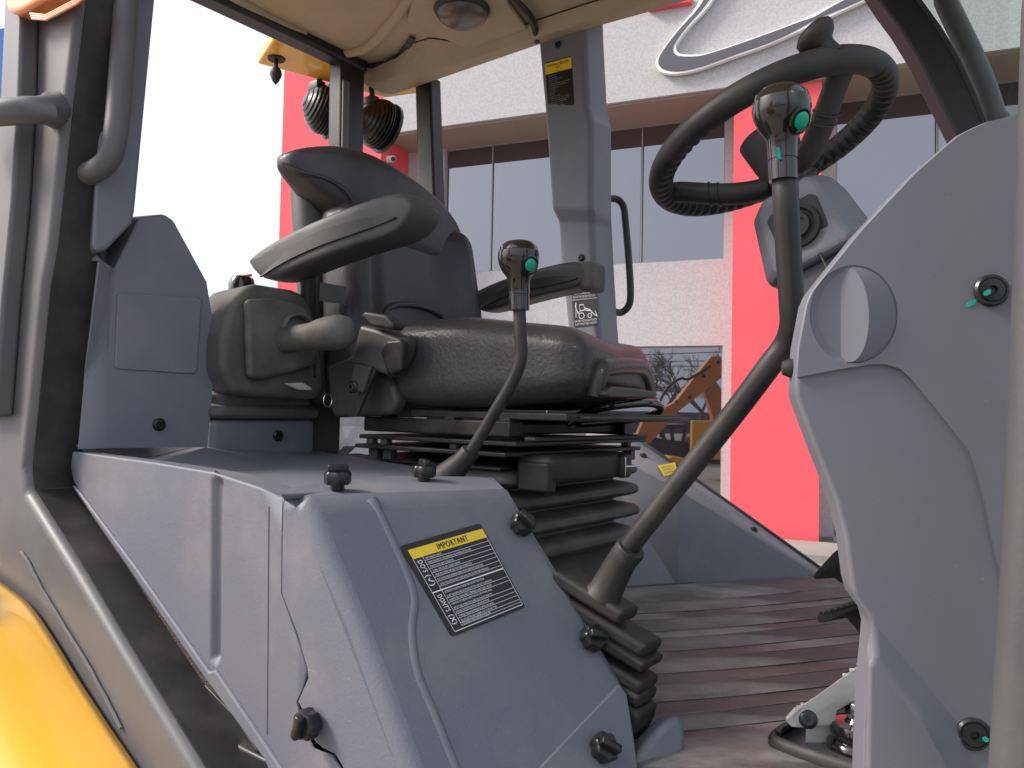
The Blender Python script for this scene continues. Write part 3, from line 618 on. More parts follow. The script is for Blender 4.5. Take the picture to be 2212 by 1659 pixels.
tx = MB(); text('MAINTENANCE SCHEDULE EVERY', q, .08, .11, .05, .84, .0012, mb=tx); text('CHECK', q, .38, .17, .04, .2, .0012, mb=tx); text('DAILY', q, .4, .235, .03, .2, .0012, mb=tx)
part('heading_lettering', 'decal_black', tx, parent=st, smooth=0)
tx = MB(); rs = random.Random(3)
wd_ = ['ENGINE OIL', 'WATER LEVEL', 'BRAKE FLUID LEVEL', 'FUEL FILTER', 'GREASE ALL PINS AND BUSHES', 'CLEAN AIR FILTER ELEMENT', 'TYRE PRESSURE', 'FAN BELT', 'OIL LEAKS', 'BATTERY', 'LAMPS AND HORN', 'HYDRAULIC OIL LEVEL CHECK', 'CHECK ALL BOLTS AND NUTS', 'CLEAN THE COOLER FINS', 'SEE OPERATOR BOOK', 'KEEP MACHINE CLEAN']
for i, s_ in enumerate(wd_): text(s_, q, .1, .31 + i * .043, .022, .03 * len(s_), .0008, mb=tx)
part('lettering', 'decal_grey', tx, parent=st, smooth=0)
q = ypatch([(1230, 576), (1285, 571), (1293, 702), (1240, 708)])
st = part('position_sticker', 'decal_black', MB().prism(rrect(q, 0, 0, 1, 1, .06, .6), (0, .001, 0)), smooth=0, label='black sticker with white loader drawings low on the pillar')
part('yellow_corner', 'decal_yellow', MB().add([q(.72, .0, .0006), q(1, .0, .0006), q(1, .12, .0006), q(.72, .06, .0006)], [[0, 1, 2, 3]]), parent=st, smooth=0)
part('orange_field', 'decal_orange', MB().add([q(.1, .12, .0006), q(.6, .12, .0006), q(.5, .34, .0006), q(.1, .3, .0006)], [[0, 1, 2, 3]]), parent=st, smooth=0)
tx = MB(); text('HOLD THE DIPPER ARM AND', q, .06, .47, .035, .88, .0008, mb=tx); text('BUCKET IN CENTER POSITION', q, .06, .525, .035, .88, .0008, mb=tx)
text("DON'T DRIVE ON THE ROAD WITH BOOM", q, .05, .92, .035, .9, .0008, mb=tx); text('IN LEFT OR RIGHT SLIDE CONDITION', q, .07, .97, .035, .86, .0008, mb=tx)
tx.add([q(0, .55, .0008), q(1, .55, .0008), q(1, .556, .0008), q(0, .556, .0008)], [[0, 1, 2, 3]])
def ringq(cu, cv_, r, t=.012, asp=.45, n=16):
    a = [q(cu + r * math.cos(i / n * 6.2832), cv_ + r * asp * math.sin(i / n * 6.2832), .0008) for i in range(n)]; b = [q(cu + (r - t) * math.cos(i / n * 6.2832), cv_ + (r - t) * asp * math.sin(i / n * 6.2832), .0008) for i in range(n)]
    tx.add(a + b, [[i, (i + 1) % n, n + (i + 1) % n, n + i] for i in range(n)])
def lq(pts, t=.01):
    for (a, b), (c, d) in zip(pts, pts[1:]):
        L = math.hypot(c - a, (d - b)); nx, ny = -(d - b) / L * t, (c - a) / L * t
        tx.add([q(a - nx, b - ny, .0008), q(c - nx, d - ny, .0008), q(c + nx, d + ny, .0008), q(a + nx, b + ny, .0008)], [[0, 1, 2, 3]])
ringq(.35, .82, .12, .03); ringq(.68, .83, .09, .03); lq([(.2, .78), (.3, .74), (.3, .64), (.46, .64), (.5, .73), (.76, .76), (.76, .8)], .008); lq([(.3, .74), (.5, .73)], .008)
lq([(.5, .7), (.72, .74), (.86, .82), (.98, .85), (.9, .76)], .01); lq([(.22, .78), (.12, .66), (.16, .6), (.12, .84)], .012); ringq(.3, .2, .12, .025); ringq(.6, .3, .1, .025); lq([(.4, .1), (.8, .3), (.9, .2)], .015)
part('lettering', 'decal_white', tx, parent=st, smooth=0)
for px, py in ((1206, 97), (1256, 557)): at('bolt', bolt, 'knob_black', mc, oY(px, py, FY), (0, -1, 0))
hp = crv([oY(1312, 430, 2.06), oY(1332, 430, 2.09), oY(1346, 445, 2.1), oY(1351, 480, 2.1), (oY(1358, 560, 2.1)), oY(1362, 630, 2.1), oY(1358, 660, 2.1), oY(1342, 675, 2.09), oY(1325, 672, 2.06)], 5)
part('far_grab_handle', 'black_paint', MB().tube(hp, .0115, 12), smooth=60, label='slim black grab handle outside the far pillar')

# ---- rear posts and beams
def sqpost(a, b, wx, wy):
    return MB().loft([[p + V((sx * wx, sy * wy, 0)) for sx, sy in ((-1, -1), (1, -1), (1, 1), (-1, 1))] for p in (a, b)])
part('rear_post', 'black_paint', sqpost(V((-1.99, 2.0, 1.22)), V((-1.86, 2.0, -.4)), .04, .03), bevel=.008, label='slim dark rear cab post beside the roof edge')
part('rear_post', 'black_paint', sqpost(V((-2.1, 1.71, 1.24)), V((-2.1, 1.735, -.4)), .036, .052), bevel=.01, label='square dark rear window post behind the headrest')
part('post_rail', 'paint', sqpost(V((-2.06, 1.675, 1.12)), V((-2.06, 1.70, -.3)), .004, .014), bevel=.002)
part('rear_beam', 'black_paint', MB().box((-2.13, .5, 1.185), (-2.055, 1.77, 1.255)), bevel=.012)
part('rear_sill', 'paint', MB().box((-2.12, .5, -.45), (-2.04, 1.98, -.36)), bevel=.01)

# ---- roof liner, roof, lamp
lip = [P(772, 158, 2.66), P(800, 190, 2.68), P(825, 203, 2.70), P(848, 205, 2.72)] + [oY(x, y, 1.965) for x, y in ((900, 188), (946, 172), (1050, 136), (1160, 98), (1280, 60), (1400, 27), (1500, -3), (1700, -75), (2000, -190))]
inn = [oZ(x, y, 1.215) for x, y in ((776, 146), (800, 146), (856, 122), (888, 96), (930, 84), (985, 92), (1050, 78), (1140, 52), (1250, 15), (1370, -22), (1470, -60), (1660, -130), (1950, -240))]
midl = [a.lerp(b, .5) + V((-.0, -.01, -.02)) for a, b in zip(lip, inn)]
top_ = [p + V((0, .03, .08)) for p in lip]
lm_ = MB().loft([top_, lip, midl, inn], cap=False, closed=False)
part('roof_liner_edge', 'liner', lm_, smooth=35, solid=.006, bevel=.012, seg=3, label='moulded beige roof liner edge')
mp_ = [V((-2.06, .45, 1.22)), V((-2.06, 1.70, 1.22))] + [V((p.x, p.y, 1.22)) for p in inn] + [V((inn[-1].x + .1, .45, 1.22))]
rl2 = part('roof_liner', 'liner', MB().prism(mp_, (0, 0, .03)), smooth=0, label='dusty beige moulded roof liner')
bd = [oZ(x, y, 1.216) for x, y in ((480, -22), (551, 20), (640, 66), (722, 110), (745, 115), (785, 106), (812, 86), (840, 55), (868, 20), (890, -20))]
part('liner_bead', 'liner', MB().tube(crv(bd, 5), .016, 12), parent=rl2, smooth=60)
pdm = [oZ(x, y, 1.216) for x, y in ((880, 40), (930, 62), (1010, 100), (1140, 55), (1100, 0), (1080, -60), (900, -60))]
part('liner_panel', 'liner', MB().prism(pdm, (0, 0, -.014)), bevel=.01, seg=3, parent=rl2)
part('liner_slot', 'steel_black', MB().prism([oZ(x, y, 1.2145) for x, y in ((786, 142), (830, 131), (856, 117), (874, 97), (886, 77), (898, 82), (880, 112), (862, 126), (832, 138), (790, 150))], (0, 0, -.006)), parent=rl2, smooth=0)
sm_ = crv([oZ(x, y, 1.20) for x, y in ((1085, -40), (1112, 0), (1142, 30), (1155, 60))] + [oY(1160, 88, 1.94)], 6)
part('liner_seam', 'rubber', MB().tube(sm_, .011, 8), parent=rl2, smooth=60)
for x, y in ((659, 102), (736, 190 - 60), (1061, 100)):
    at('liner_screw', bolt, 'knob_black', rl2, oZ(x, y, 1.205 if x > 1000 else 1.219), (0, 0, -1))
lc = oZ(998, 24, 1.195)
lmp = part('cab_lamp', 'steel_black', MB().lathe([(0, 0), (.082, 0), (.085, .01), (.078, .022), (.06, .024), (0, .024)], lc + V((0, 0, .012)), (0, 0, -1), 40), smooth=45, label='round smoky dome lamp in the roof liner')
part('lamp_lens', 'lens', MB().lathe([(.076, 0), (.072, .014), (.058, .026), (.035, .034), (0, .037)], lc + V((0, 0, -.006)), (0, 0, -1), 40), smooth=60, parent=lmp)
rf = part('roof', 'yellow', MB().box((-2.2, .38, 1.262), (.1, 2.1, 1.34)), bevel=.03, seg=4)
hc = MB().prism([oZ(x, y, 1.272) for x, y in ((556, 138), (690, 173), (832, 212), (905, 202), (905, 150), (700, 90), (610, 55))], (0, 0, .05))
part('roof_overhang', 'yellow', hc, bevel=.008, seg=3, label='orange yellow rear roof overhang carrying work lamps')
# rubber plug under the overhang
pp = oZ(597, 126, 1.272)
part('plug', 'rubber', MB().lathe([(0, .01), (.03, .008), (.032, 0), (.03, -.006), (0, -.006)], pp, (0, 0, 1), 20).lathe([(0, -.10), (.012, -.085), (.022, -.06), (.02, -.045), (.008, -.03), (.006, 0), (0, 0)], pp, (0, 0, 1), 16), smooth=50, parent=rf)
# ribbed rear work lamps
def worklamp(c, ax, s):
    ax = V(ax).normalized(); pr_ = [(0, 0)]
    for i in range(1, 40):
        t = i / 40; r = math.sin(t * math.pi * .62 + .12) ** .75 * .085; pr_.append((r * (1.035 if i % 4 < 2 else .955), t * .105))
    pr_ += [(.09, .107), (.09, .118), (.08, .12), (0, .112)]
    return MB().lathe([(r * s, h * s) for r, h in pr_], c, ax, 40)
for (x, y, d), ax, br in (((683, 226, 2.95), (.30, .89, -.28), (690, 168)), ((800, 258, 3.0), (.12, .95, -.2), (800, 200))):
    c = P(x, y, d); wl_ = part('work_lamp', 'knob_black', worklamp(c - V(ax).normalized() * .05, ax, 1.15), smooth=35, label='ribbed black work lamp ' + ('left of' if x < 700 else 'right of') + ' the square rear post')
    b0 = P(br[0], br[1] - 22, d); part('lamp_bracket', 'steel_black', MB().tube([c + V((0, 0, .04)), c.lerp(b0, .6) + V((.01, 0, .01)), b0], .011, 10).rbox(c + V((-.03, -.02, .05)), c + V((.03, .02, .09)), .006, 2, 1), parent=wl_, smooth=45)

# ---- far front post, windscreen, near front post
cl = [(1855, -60), (1901, 11), (1935, 56), (1976, 122), (2021, 212), (2062, 292), (2090, 380)]
cr = [(2165, 350), (2133, 261), (2107, 197), (2075, 127), (2036, 62), (1991, 0), (1945, -60)]
lps = []
for (a, b) in zip(cl, cr[::-1]):
    A_, B_ = oY(a[0] + 6, a[1], 1.95), oY(b[0], b[1], 1.95); lps.append([A_ + V((-.03, .06, 0)), A_, B_, B_ + V((0, .06, 0))])
t0, t1 = lps[0], lps[-1]
lps = [[p + V((-.22, 0, 1.262 - t0[1].z)) for p in t0]] + lps + [[V((p.x + .06, p.y, FZ)) for p in t1]]
part('front_post', 'black_paint', MB().loft(lps), bevel=.006, smooth=50, label='curved dark far front post running up into the roof')
part('front_post_seal', 'rubber', MB().tube([V((p[2].x - .006, p[2].y - .003, p[2].z)) for p in lps], .006, 8), smooth=60)
tl_ = [V((oY(2010, -80, 2.12).x - .25, 2.06, 1.3))] + [oY(x, y, 2.12) for x, y in ((2010, -80), (2042, 0), (2070, 60), (2097, 116), (2128, 190), (2150, 260), (2170, 330))] + [V((oY(2170, 330, 2.12).x + .05, 2.08, -.1))]
part('mirror_arm', 'paint', MB().tube(crv(tl_, 4), .026, 12), smooth=60)
gf = [V((p[2].x + .004, 1.968, p[2].z)) for p in lps]
gn = [V((oY(2205, 300, .53).x, .54, p.z)) for p in gf]
part('windscreen', 'cab_glass', MB().loft([gf, gn], cap=False, closed=False), smooth=0)
al_ = [(2210, -100), (2200, 0), (2183, 518), (2163, 1080), (2128, 1659), (2118, 1800)]
ar_ = [(2330, 1800), (2340, 1659), (2360, 1080), (2380, 518), (2400, 0), (2405, -100)]
la, ra = oY(*al_[0], .5), oY(*ar_[-1], .5); lb_, rb_ = oY(*al_[-1], .5), oY(*ar_[0], .5)
part('front_door_post', 'post_dark', MB().prism([V((la.x - .02, .5, 1.265))] + [oY(x, y, .5) for x, y in al_ + ar_] + [V((ra.x - .02, .5, 1.265))], (0, .05, 0)), bevel=.016, seg=6, label='near front door post at the frame edge')

# ---- dash side panel
pa, pb, pcx = oY(2155, 500, .60), oY(2155, 1200, .60), oY(1720, 830, .54)
SP = plane3(pa, pb, pcx)
spt = lambda x, y, k=0: oP(x, y, SP, k)
out = [(2200, 244), (2129, 262), (2100, 275), (2067, 292), (1975, 371), (1858, 496), (1788, 583), (1753, 627), (1741, 654), (1723, 749), (1718, 823), (1719, 857), (1763, 975), (1805, 1080), (1826, 1163), (1838, 1258), (1847, 1291), (1876, 1330), (1884, 1361), (1880, 1411), (1871, 1494), (1865, 1659), (1862, 1800), (2190, 1800), (2190, 1000)]
dp = part('dash_side_panel', 'dash', MB().prism([spt(x, y, -.003) for x, y in out], SP[1] * -.03), bevel=.003, seg=4, label='large grey dash side panel with round dial recess')
# upper skin stands proud of the lower part along a soft step
upper = [(2199, 246), (2129, 265), (2101, 278), (2069, 295), (1978, 374), (1861, 499), (1791, 585), (1756, 629), (1745, 655), (1727, 749), (1722, 815), (1800, 800), (1880, 787), (1915, 787), (1945, 797), (1968, 818), (2030, 893), (2095, 976), (2125, 1075), (2150, 1200), (2185, 1300), (2195, 800)]
nU = len(upper)
# cut the dial opening
cen = (1843, 679)
def ell(cx0, cy0, rx, ry, n, tilt=0):
    return [(cx0 + rx * math.cos(a) * math.cos(tilt) - ry * math.sin(a) * math.sin(tilt), cy0 + rx * math.cos(a) * math.sin(tilt) + ry * math.sin(a) * math.cos(tilt)) for a in [i / n * 2 * math.pi for i in range(n)]]
NE = 40
eo_ = ell(1844, 679, 95, 106, NE, .0); ei_ = ell(1835, 681, 42, 101, NE, -.02)
bmm = bmesh.new(); ov = [bmm.verts.new(spt(x, y)) for x, y in upper]; iv = [bmm.verts.new(spt(x, y)) for x, y in eo_]
es = [bmm.edges.new((ov[i], ov[(i + 1) % nU])) for i in range(nU)] + [bmm.edges.new((iv[i], iv[(i + 1) % NE])) for i in range(NE)]
bmesh.ops.triangle_fill(bmm, use_beauty=True, edges=es); bmm.verts.index_update()
um = MB().add([v.co for v in bmm.verts], [[v.index for v in f.verts] for f in bmm.faces]); bmm.free()
um.add([spt(x, y) for x, y in upper] + [spt(x, y, -.004) for x, y in upper], [[i, (i + 1) % nU, nU + (i + 1) % nU, nU + i] for i in range(nU)])
us_ = B('upper_skin', 'dash', dp, um, smooth=30)
x0_ = min(p[0] for p in ei_); x1_ = max(p[0] for p in ei_)
vi = [spt(x, y, -.006 + .011 * (x - x0_) / (x1_ - x0_)) for x, y in ei_]
vo_ = [spt(x, y, -.001) for x, y in eo_]
dm = MB().add(vo_ + vi, [[i, (i + 1) % NE, NE + (i + 1) % NE, NE + i] for i in range(NE)] + [list(range(NE, 2 * NE))])
part('dial_recess', 'dash', dm, parent=dp, smooth=22)
# creases and lower bulge
part('panel_crease', 'dash', MB().tube(crv([spt(x, y, -.0006) for x, y in ((1992, 400), (2007, 518), (2030, 660), (2056, 785), (2075, 815), (2160, 925))], 4), .0006, 8), parent=dp, smooth=60)
bl = MB(); b_ = [spt(1872, 1400, -.003), spt(1886, 1345, -.003), spt(2000, 1478, -.003), spt(2092, 1590, -.003), spt(2110, 1800, -.003), spt(1866, 1800, -.003)]
t_ = [spt(1876, 1440, .004), spt(1895, 1425, .004), spt(1990, 1540, .006), spt(2030, 1610, .006), spt(2030, 1800, .006), spt(1870, 1800, .004)]
bl.add(b_ + t_, [[i, (i + 1) % 6, 6 + (i + 1) % 6, 6 + i] for i in range(6)] + [[6, 7, 8, 9, 10, 11]])
part('lower_bulge', 'dash', bl, parent=dp, bevel=.008, seg=4, smooth=50)
edg = [spt(x, y, k) for x, y, k in ((2106, 290, -.001), (2104, 500, -.001), (2112, 800, -.001), (2112, 1040, -.001))]
bigbolt = mesh_of('panel_bolt', MB().lathe([(0, 0), (.0108, 0), (.0108, .002), (.0095, .0035), (.0085, .0035), (.0082, .0028), (.0078, .0028), (.0074, .0038), (.003, .0042), (.0028, .002), (0, .002)], (0, 0, 0), (0, 0, 1), 32), 40)
for px, py, k_ in ((2140, 628, 0), (2101, 1584, -.004)):
    bo = at('panel_bolt', bigbolt, 'knob_black', mc, spt(px, py, k_), SP[1]); bp_ = spt(px, py, k_)
    e1 = (spt(px + 10, py, k_) - bp_).normalized(); e2 = (spt(px, py + 10, k_) - bp_).normalized()
    s_ = .0012
    def patch(cx0, cy0, L, W, an, kk):
        a = (e1 * math.cos(an) + e2 * math.sin(an)) * L; b = (e2 * math.cos(an) - e1 * math.sin(an)) * W; c = bp_ + e1 * cx0 + e2 * cy0 + SP[1] * kk
        return [c - a * 1.0, c - a * .4 - b, c + a * .7 - b * .8, c + a, c + a * .5 + b, c - a * .5 + b * .9]
    mk = MB(); 
    if py < 1000:
        mk.add(patch(-.0125, .0085, .0045, .0018, -.6, .0006), [list(range(6))]); mk.add(patch(-.004, .002, .003, .0018, -.6, .0046), [list(range(6))])
    else:
        mk.add(patch(-.006, -.0165, .0045, .0017, 1.1, .0006), [list(range(6))]); mk.add(patch(.006, .002, .0025, .0016, .6, .0046), [list(range(6))])
    part('paint_mark', 'mark_green', mk, smooth=0)

# ---- driver seat
seat = empty('driver_seat', (-1.0, 1.24, H + FZ), mc, label='black vinyl suspension seat with raised armrests')
def cush(p, d):
    t = max(0, min(1, (d.x + .22) / .44))                                   # 0 rear .. 1 front
    if True:
        p.z += max(0, min(1, .5 + d.z / .12)) * (-.034 * max(0, t - .4) / .6 - .02 * max(0, 1 - abs(d.y) / .17) * (1 - .3 * t))
    p.z += .018 * max(0, t - .5) * 2 * max(0, min(1, .5 - d.z / .12))
    p.x -= .11 * ((p.y - 1.0) / .45) * t
    p.x += .014 * (1 - (d.y / .23) ** 2) * t * t
    return p
cu_ = B('cushion', 'vinyl_wrinkle', seat, MB().rbox((-1.09, 1.0, .002), (-.65, 1.455, .170), .048, 6, 10, cush), smooth=60, sub=1)
CF = plane3(V((-.647, 1.0, 0)), V((-.76, 1.45, 0)), V((-.647, 1.0, .1)))
ocf = lambda x, y, k=0: oP(x, y, CF, k)
fo_ = quad([ocf(1305, 803), ocf(1384, 800), ocf(1396, 846), ocf(1292, 846)])
part('front_recess', 'steel_black', MB().prism(rrect(fo_, .0, .0, 1, 1, .14, .8, .003, 5), (-.03, 0, 0)), parent=seat, bevel=.004)  # flush dark plate; its colour stands in for shade inside the opening
part('recess_brow', 'vinyl_wrinkle', MB().tube(crv([ocf(1284, 856, .002), ocf(1297, 803, .010), ocf(1320, 793, .016), ocf(1366, 791, .016), ocf(1389, 799, .010), ocf(1403, 852, .0)], 5), .015, 14), parent=seat, smooth=60)
part('adjuster_handle', 'seat_plastic', MB().prism([ocf(x, y, .012) for x, y in ((1290, 848), (1302, 834), (1352, 838), (1400, 846), (1398, 860), (1350, 860), (1292, 858))], (.02, 0, 0)), bevel=.005, parent=seat)
part('seat_pan', 'steel_black', MB().prism([V((-1.05, 1.03, -.002)), V((-.69, 1.03, -.002)), V((-.67, 1.24, -.002)), V((-.69, 1.45, -.002)), V((-1.05, 1.45, -.002))], (0, 0, -.014)), parent=seat, bevel=.003)
part('seat_tray', 'seat_plastic', MB().prism([V((-.86, 1.06, -.017)), V((-.665, 1.06, -.012)), V((-.65, 1.24, -.012)), V((-.665, 1.44, -.012)), V((-.86, 1.44, -.017))], (0, 0, .006)), parent=seat, bevel=.002)
bar = crv([oY(1225, 915, 1.2), oY(1262, 893, 1.22), P(1300, 880, 1.38), P(1360, 872, 1.42), P(1402, 870, 1.46), P(1424, 876, 1.5), P(1425, 886, 1.53), P(1400, 900, 1.56), P(1340, 908, 1.56), P(1250, 915, 1.5)], 5)
part('slide_bar', 'gloss_black', MB().tube(bar, .0085, 12), parent=seat, smooth=60)
# backrest
def lean(p): return V((p.x - .16 * p.z, p.y, p.z))
def back(p, d):
    t = max(0, min(1, (p.z + .03) / .45)); p.y = 1.24 + (p.y - 1.24) * (1.0 - .12 * max(0, t - .25))
    if d.x > 0:
        k_ = max(0, min(1, (abs(d.y) - .10) / .075)); p.x += -.03 + .045 * k_ * k_ * (3 - 2 * k_) + .02 * max(0, .4 - t)
    return lean(p)
bk_ = B('backrest', 'vinyl', seat, MB().rbox((-1.31, 1.015, -.02), (-1.19, 1.465, .45), .05, 5, 10, back), smooth=60, sub=1)
def sect(y, xb, xf, zb, zt, n=24, e=.55):
    cx0, cz0, hx, hz = (xb + xf) / 2, (zb + zt) / 2, (xf - xb) / 2, (zt - zb) / 2
    return [V((cx0 + hx * math.copysign(abs(math.cos(a)) ** e, math.cos(a)), y, cz0 + hz * math.copysign(abs(math.sin(a)) ** e, math.sin(a)))) for a in [i / n * 2 * math.pi for i in range(n)]]
hs_ = [(.945, -1.405, -1.372, .545, .575), (.96, -1.41, -1.34, .525, .588), (1.0, -1.415, -1.30, .49, .602), (1.05, -1.415, -1.268, .44, .612), (1.12, -1.41, -1.262, .405, .612), (1.2, -1.40, -1.268, .39, .602), (1.28, -1.395, -1.272, .378, .585), (1.35, -1.39, -1.272, .37, .556), (1.395, -1.385, -1.275, .372, .525), (1.425, -1.375, -1.285, .39, .49), (1.44, -1.36, -1.30, .42, .46)]
hs_ = [(y_ + .012, a_, b_, c_ - .034, d_ - .042) for y_, a_, b_, c_, d_ in hs_]
B('headrest', 'vinyl', seat, MB().loft([sect(*h_) for h_ in hs_]), smooth=60, sub=1)
part('headrest_piping', 'vinyl', MB().tube(crv([V((-1.37, .954, .51)), V((-1.335, .972, .492)), V((-1.295, 1.012, .48)), V((-1.268, 1.052, .45)), V((-1.262, 1.082, .39))], 6), .004, 8), parent=seat, smooth=60)
def shell(p, d): return lean(p)
B('back_shell', 'seat_plastic', seat, MB().rbox((-1.37, 1.01, .0), (-1.295, 1.46, .505), .035, 4, 4, shell), smooth=60)
# seam under the headrest and lumbar panel line
lum = [lean(V((-1.2165, 1.24 + yy * .62, zz + .06))) for yy, zz in ((-.17, .0), (-.175, .10), (-.15, .155), (-.06, .175), (.06, .175), (.15, .155), (.175, .10), (.17, .0))]
part('lumbar_seam', 'vinyl', MB().tube(crv(lum, 5), .007, 10), parent=seat, smooth=60)
# armrests
def armrest(y0, y1, x0, x1, z0, z1, zt, name, lab):
    pf_ = [(0, .50), (.012, .56), (.10, .72), (.3, .90), (.55, 1.0), (.80, 1.02), (.90, .98), (.97, .84), (1, .62), (.985, .40), (.93, .22), (.86, .16), (.72, .17), (.5, .12), (.3, .03), (.2, 0), (.12, .02), (.06, .16), (.01, .42)]
    W = y1 - y0; lp_ = []
    for f, sc_ in ((0, .70), (.03, .84), (.10, .95), (.25, 1), (.75, 1), (.9, .95), (.97, .84), (1, .70)):
        yy = y0 + W * f
        l = [V((x0 + (x1 - x0) * a, yy, z0 + (z1 - z0) * b + zt * a)) for a, b in pf_]; cc = sum(l, V()) / len(l)
        lp_.append([V((cc.x + (p.x - cc.x) * (1 - (1 - sc_) * .12), yy, cc.z + (p.z - cc.z) * sc_)) for p in l])
    o = B(name, 'seat_plastic', seat, MB().loft(lp_), smooth=50, sub=1); o['label'] = lab
    # darker insert under a sweeping edge on both flanks
    for yy, sg in ((y0, -1), (y1, 1)):
        up2 = crv([(.10, 0, .10), (.22, 0, .34), (.36, 0, .58), (.52, 0, .66), (.70, 0, .64), (.84, 0, .56), (.93, 0, .44)], 5); lo2 = crv([(.14, 0, .12), (.24, 0, .22), (.36, 0, .30), (.52, 0, .36), (.70, 0, .38), (.84, 0, .40), (.93, 0, .43)], 5)
        mk = lambda l, k: [V((x0 + (x1 - x0) * p.x, yy + sg * k, z0 + (z1 - z0) * p.z + zt * p.x)) for p in l]
        B('arm_insert', 'rubber', seat, MB().loft([mk(up2, -.004), mk(up2, .0015), mk(lo2, .0035), mk(lo2, -.004)], cap=False, closed=False), smooth=60)
    return o
a1 = armrest(.885, .965, -1.385, -.912, .243, .338, .040, 'armrest', 'near grey armrest raised in front of the backrest')
part('arm_stem', 'steel_black', MB().tube([V((-1.30, .985, .06)), V((-1.30, .975, .2)), V((-1.27, .95, .30))], .016, 10), parent=seat, smooth=60)
part('arm_adjuster', 'alu', MB().rbox(oY(762, 528, .9) , oY(800, 512, .9) + V((0, .05, 0)), .004, 2, 1), parent=seat, smooth=45)
a2 = armrest(1.50, 1.575, -1.33, -.955, .25, .335, .03, 'armrest', 'far armrest reaching towards the pillar stickers')
part('arm_end_cap', 'rubber_dusty', MB().rbox((-.985, 1.502, .285), (-.945, 1.573, .355), .014, 3, 2), parent=seat, smooth=60)
# belt buckle, tether and side bracket of the seat
bp0 = [(735, 782), (745, 718), (822, 720), (868, 735), (862, 840), (835, 812), (757, 790)]
part('side_cover', 'seat_plastic', MB().prism([oY(x, y, .99) for x, y in ((705, 790), (712, 878), (720, 902), (845, 896), (858, 870), (848, 830), (820, 800), (760, 770))], (0, .03, 0)), bevel=.008, parent=seat)
part('belt_reel', 'seat_plastic', MB().prism([oY(x, y, .955) for x, y in ((738, 780), (762, 765), (775, 700), (822, 712), (868, 730), (862, 765), (836, 812), (800, 800))], (0, .045, 0)), bevel=.01, seg=4, parent=seat)
part('belt_buckle', 'rubber', MB().prism([oY(x, y, .94) for x, y in ((778, 684), (786, 672), (832, 680), (850, 700), (845, 712), (800, 704))], (0, .03, 0)), bevel=.005, parent=seat)
part('belt_slot', 'steel_black', MB().prism([oY(x, y, .953) for x, y in ((820, 760), (834, 735), (866, 732), (868, 745), (864, 800), (842, 812), (832, 800))], (0, .02, 0)), bevel=.006, parent=seat)
part('belt_bracket', 'seat_plastic', MB().prism([oY(x, y, .945) for x, y in ((765, 785), (800, 792), (782, 850), (752, 840))], (0, .012, 0)), bevel=.004, parent=seat)
at('belt_bolt', bolt, 'knob_black', mc, oY(763, 836, .944), (0.2, -1, 0))
part('belt_strap', 'rubber', MB().prism([oY(x, y, .952) for x, y in ((800, 795), (812, 800), (770, 900), (752, 900))], (0, .006, 0)), parent=seat)
# suspension: rails, plates, spacers, mechanism cover, bellows
def sb(nm, mat, mn, mx, bv=.003): return part(nm, mat, MB().box(mn, mx), bevel=bv, parent=seat, seg=2)
sb('slide_rail', 'steel_black', (-1.17, 1.02, -.046), (-.80, 1.06, -.018)); sb('slide_rail', 'steel_black', (-1.17, 1.41, -.046), (-.80, 1.45, -.018))
for x in (-1.12, -.95, -.82):
    sb('rail_spacer', 'steel_black', (x - .012, 1.03, -.03), (x + .012, 1.055, -.01)); 
sb('cross_bar', 'steel_black', (-.86, 1.06, -.042), (-.82, 1.41, -.022)); sb('cross_bar', 'steel_black', (-1.16, 1.06, -.042), (-1.12, 1.41, -.022))
sb('suspension_plate', 'steel_black', (-1.16, 1.0, -.060), (-.77, 1.45, -.052), .002); sb('suspension_plate', 'steel_black', (-1.16, .99, -.078), (-.785, 1.455, -.070), .002)
sb('suspension_plate', 'steel_black', (-1.12, 1.02, -.104), (-.82, 1.42, -.097), .002)
for x, y in ((-1.13, 1.0), (-1.09, 1.0), (-.92, 1.01), (-.80, 1.41)):
    sb('plate_spacer', 'seat_plastic', (x - .008, y, -.070), (x + .008, y + .016, -.060), .001); sb('plate_spacer', 'seat_plastic', (x - .012, y + .01, -.098), (x + .012, y + .026, -.078), .001)
    part('plate_bolt', 'steel_black', MB().lathe([(0, 0), (.006, 0), (.006, .02), (0, .02)], (x, y + .02, -.125), (0, 0, 1), 8), parent=seat)
sb('plate_edge', 'seat_plastic', (-.785, 1.04, -.052), (-.76, 1.44, -.044), .003)
# weight adjuster housing at the front
ah = [oX(x, y, -.70) for x, y in ((1160, 992), (1166, 968), (1290, 962), (1335, 975), (1338, 1010), (1325, 1030), (1190, 1030), (1185, 1010), (1170, 1034), (1158, 1034))]
ad = part('adjuster_housing', 'rubber', MB().rbox((-.80, 1.035, -.122), (-.722, 1.30, -.074), .014, 3, 2), parent=seat, smooth=45)
part('housing_foot', 'rubber', MB().box((-.79, 1.03, -.135), (-.725, 1.055, -.085)), parent=seat, bevel=.005)
part('weight_dial', 'steel_black', MB().rbox((-.732, 1.255, -.122), (-.712, 1.29, -.076), .008, 3, 2), parent=seat, smooth=45)
part('weight_dial_slot', 'zinc', MB().tube([V((-.711, 1.258, -.118)), V((-.709, 1.256, -.1)), V((-.711, 1.258, -.082))], .0012, 6), parent=seat)
part('dial_pin', 'zinc', MB().tube([V((-.712, 1.262, -.1)), V((-.706, 1.30, -.1))], .002, 6), parent=seat)
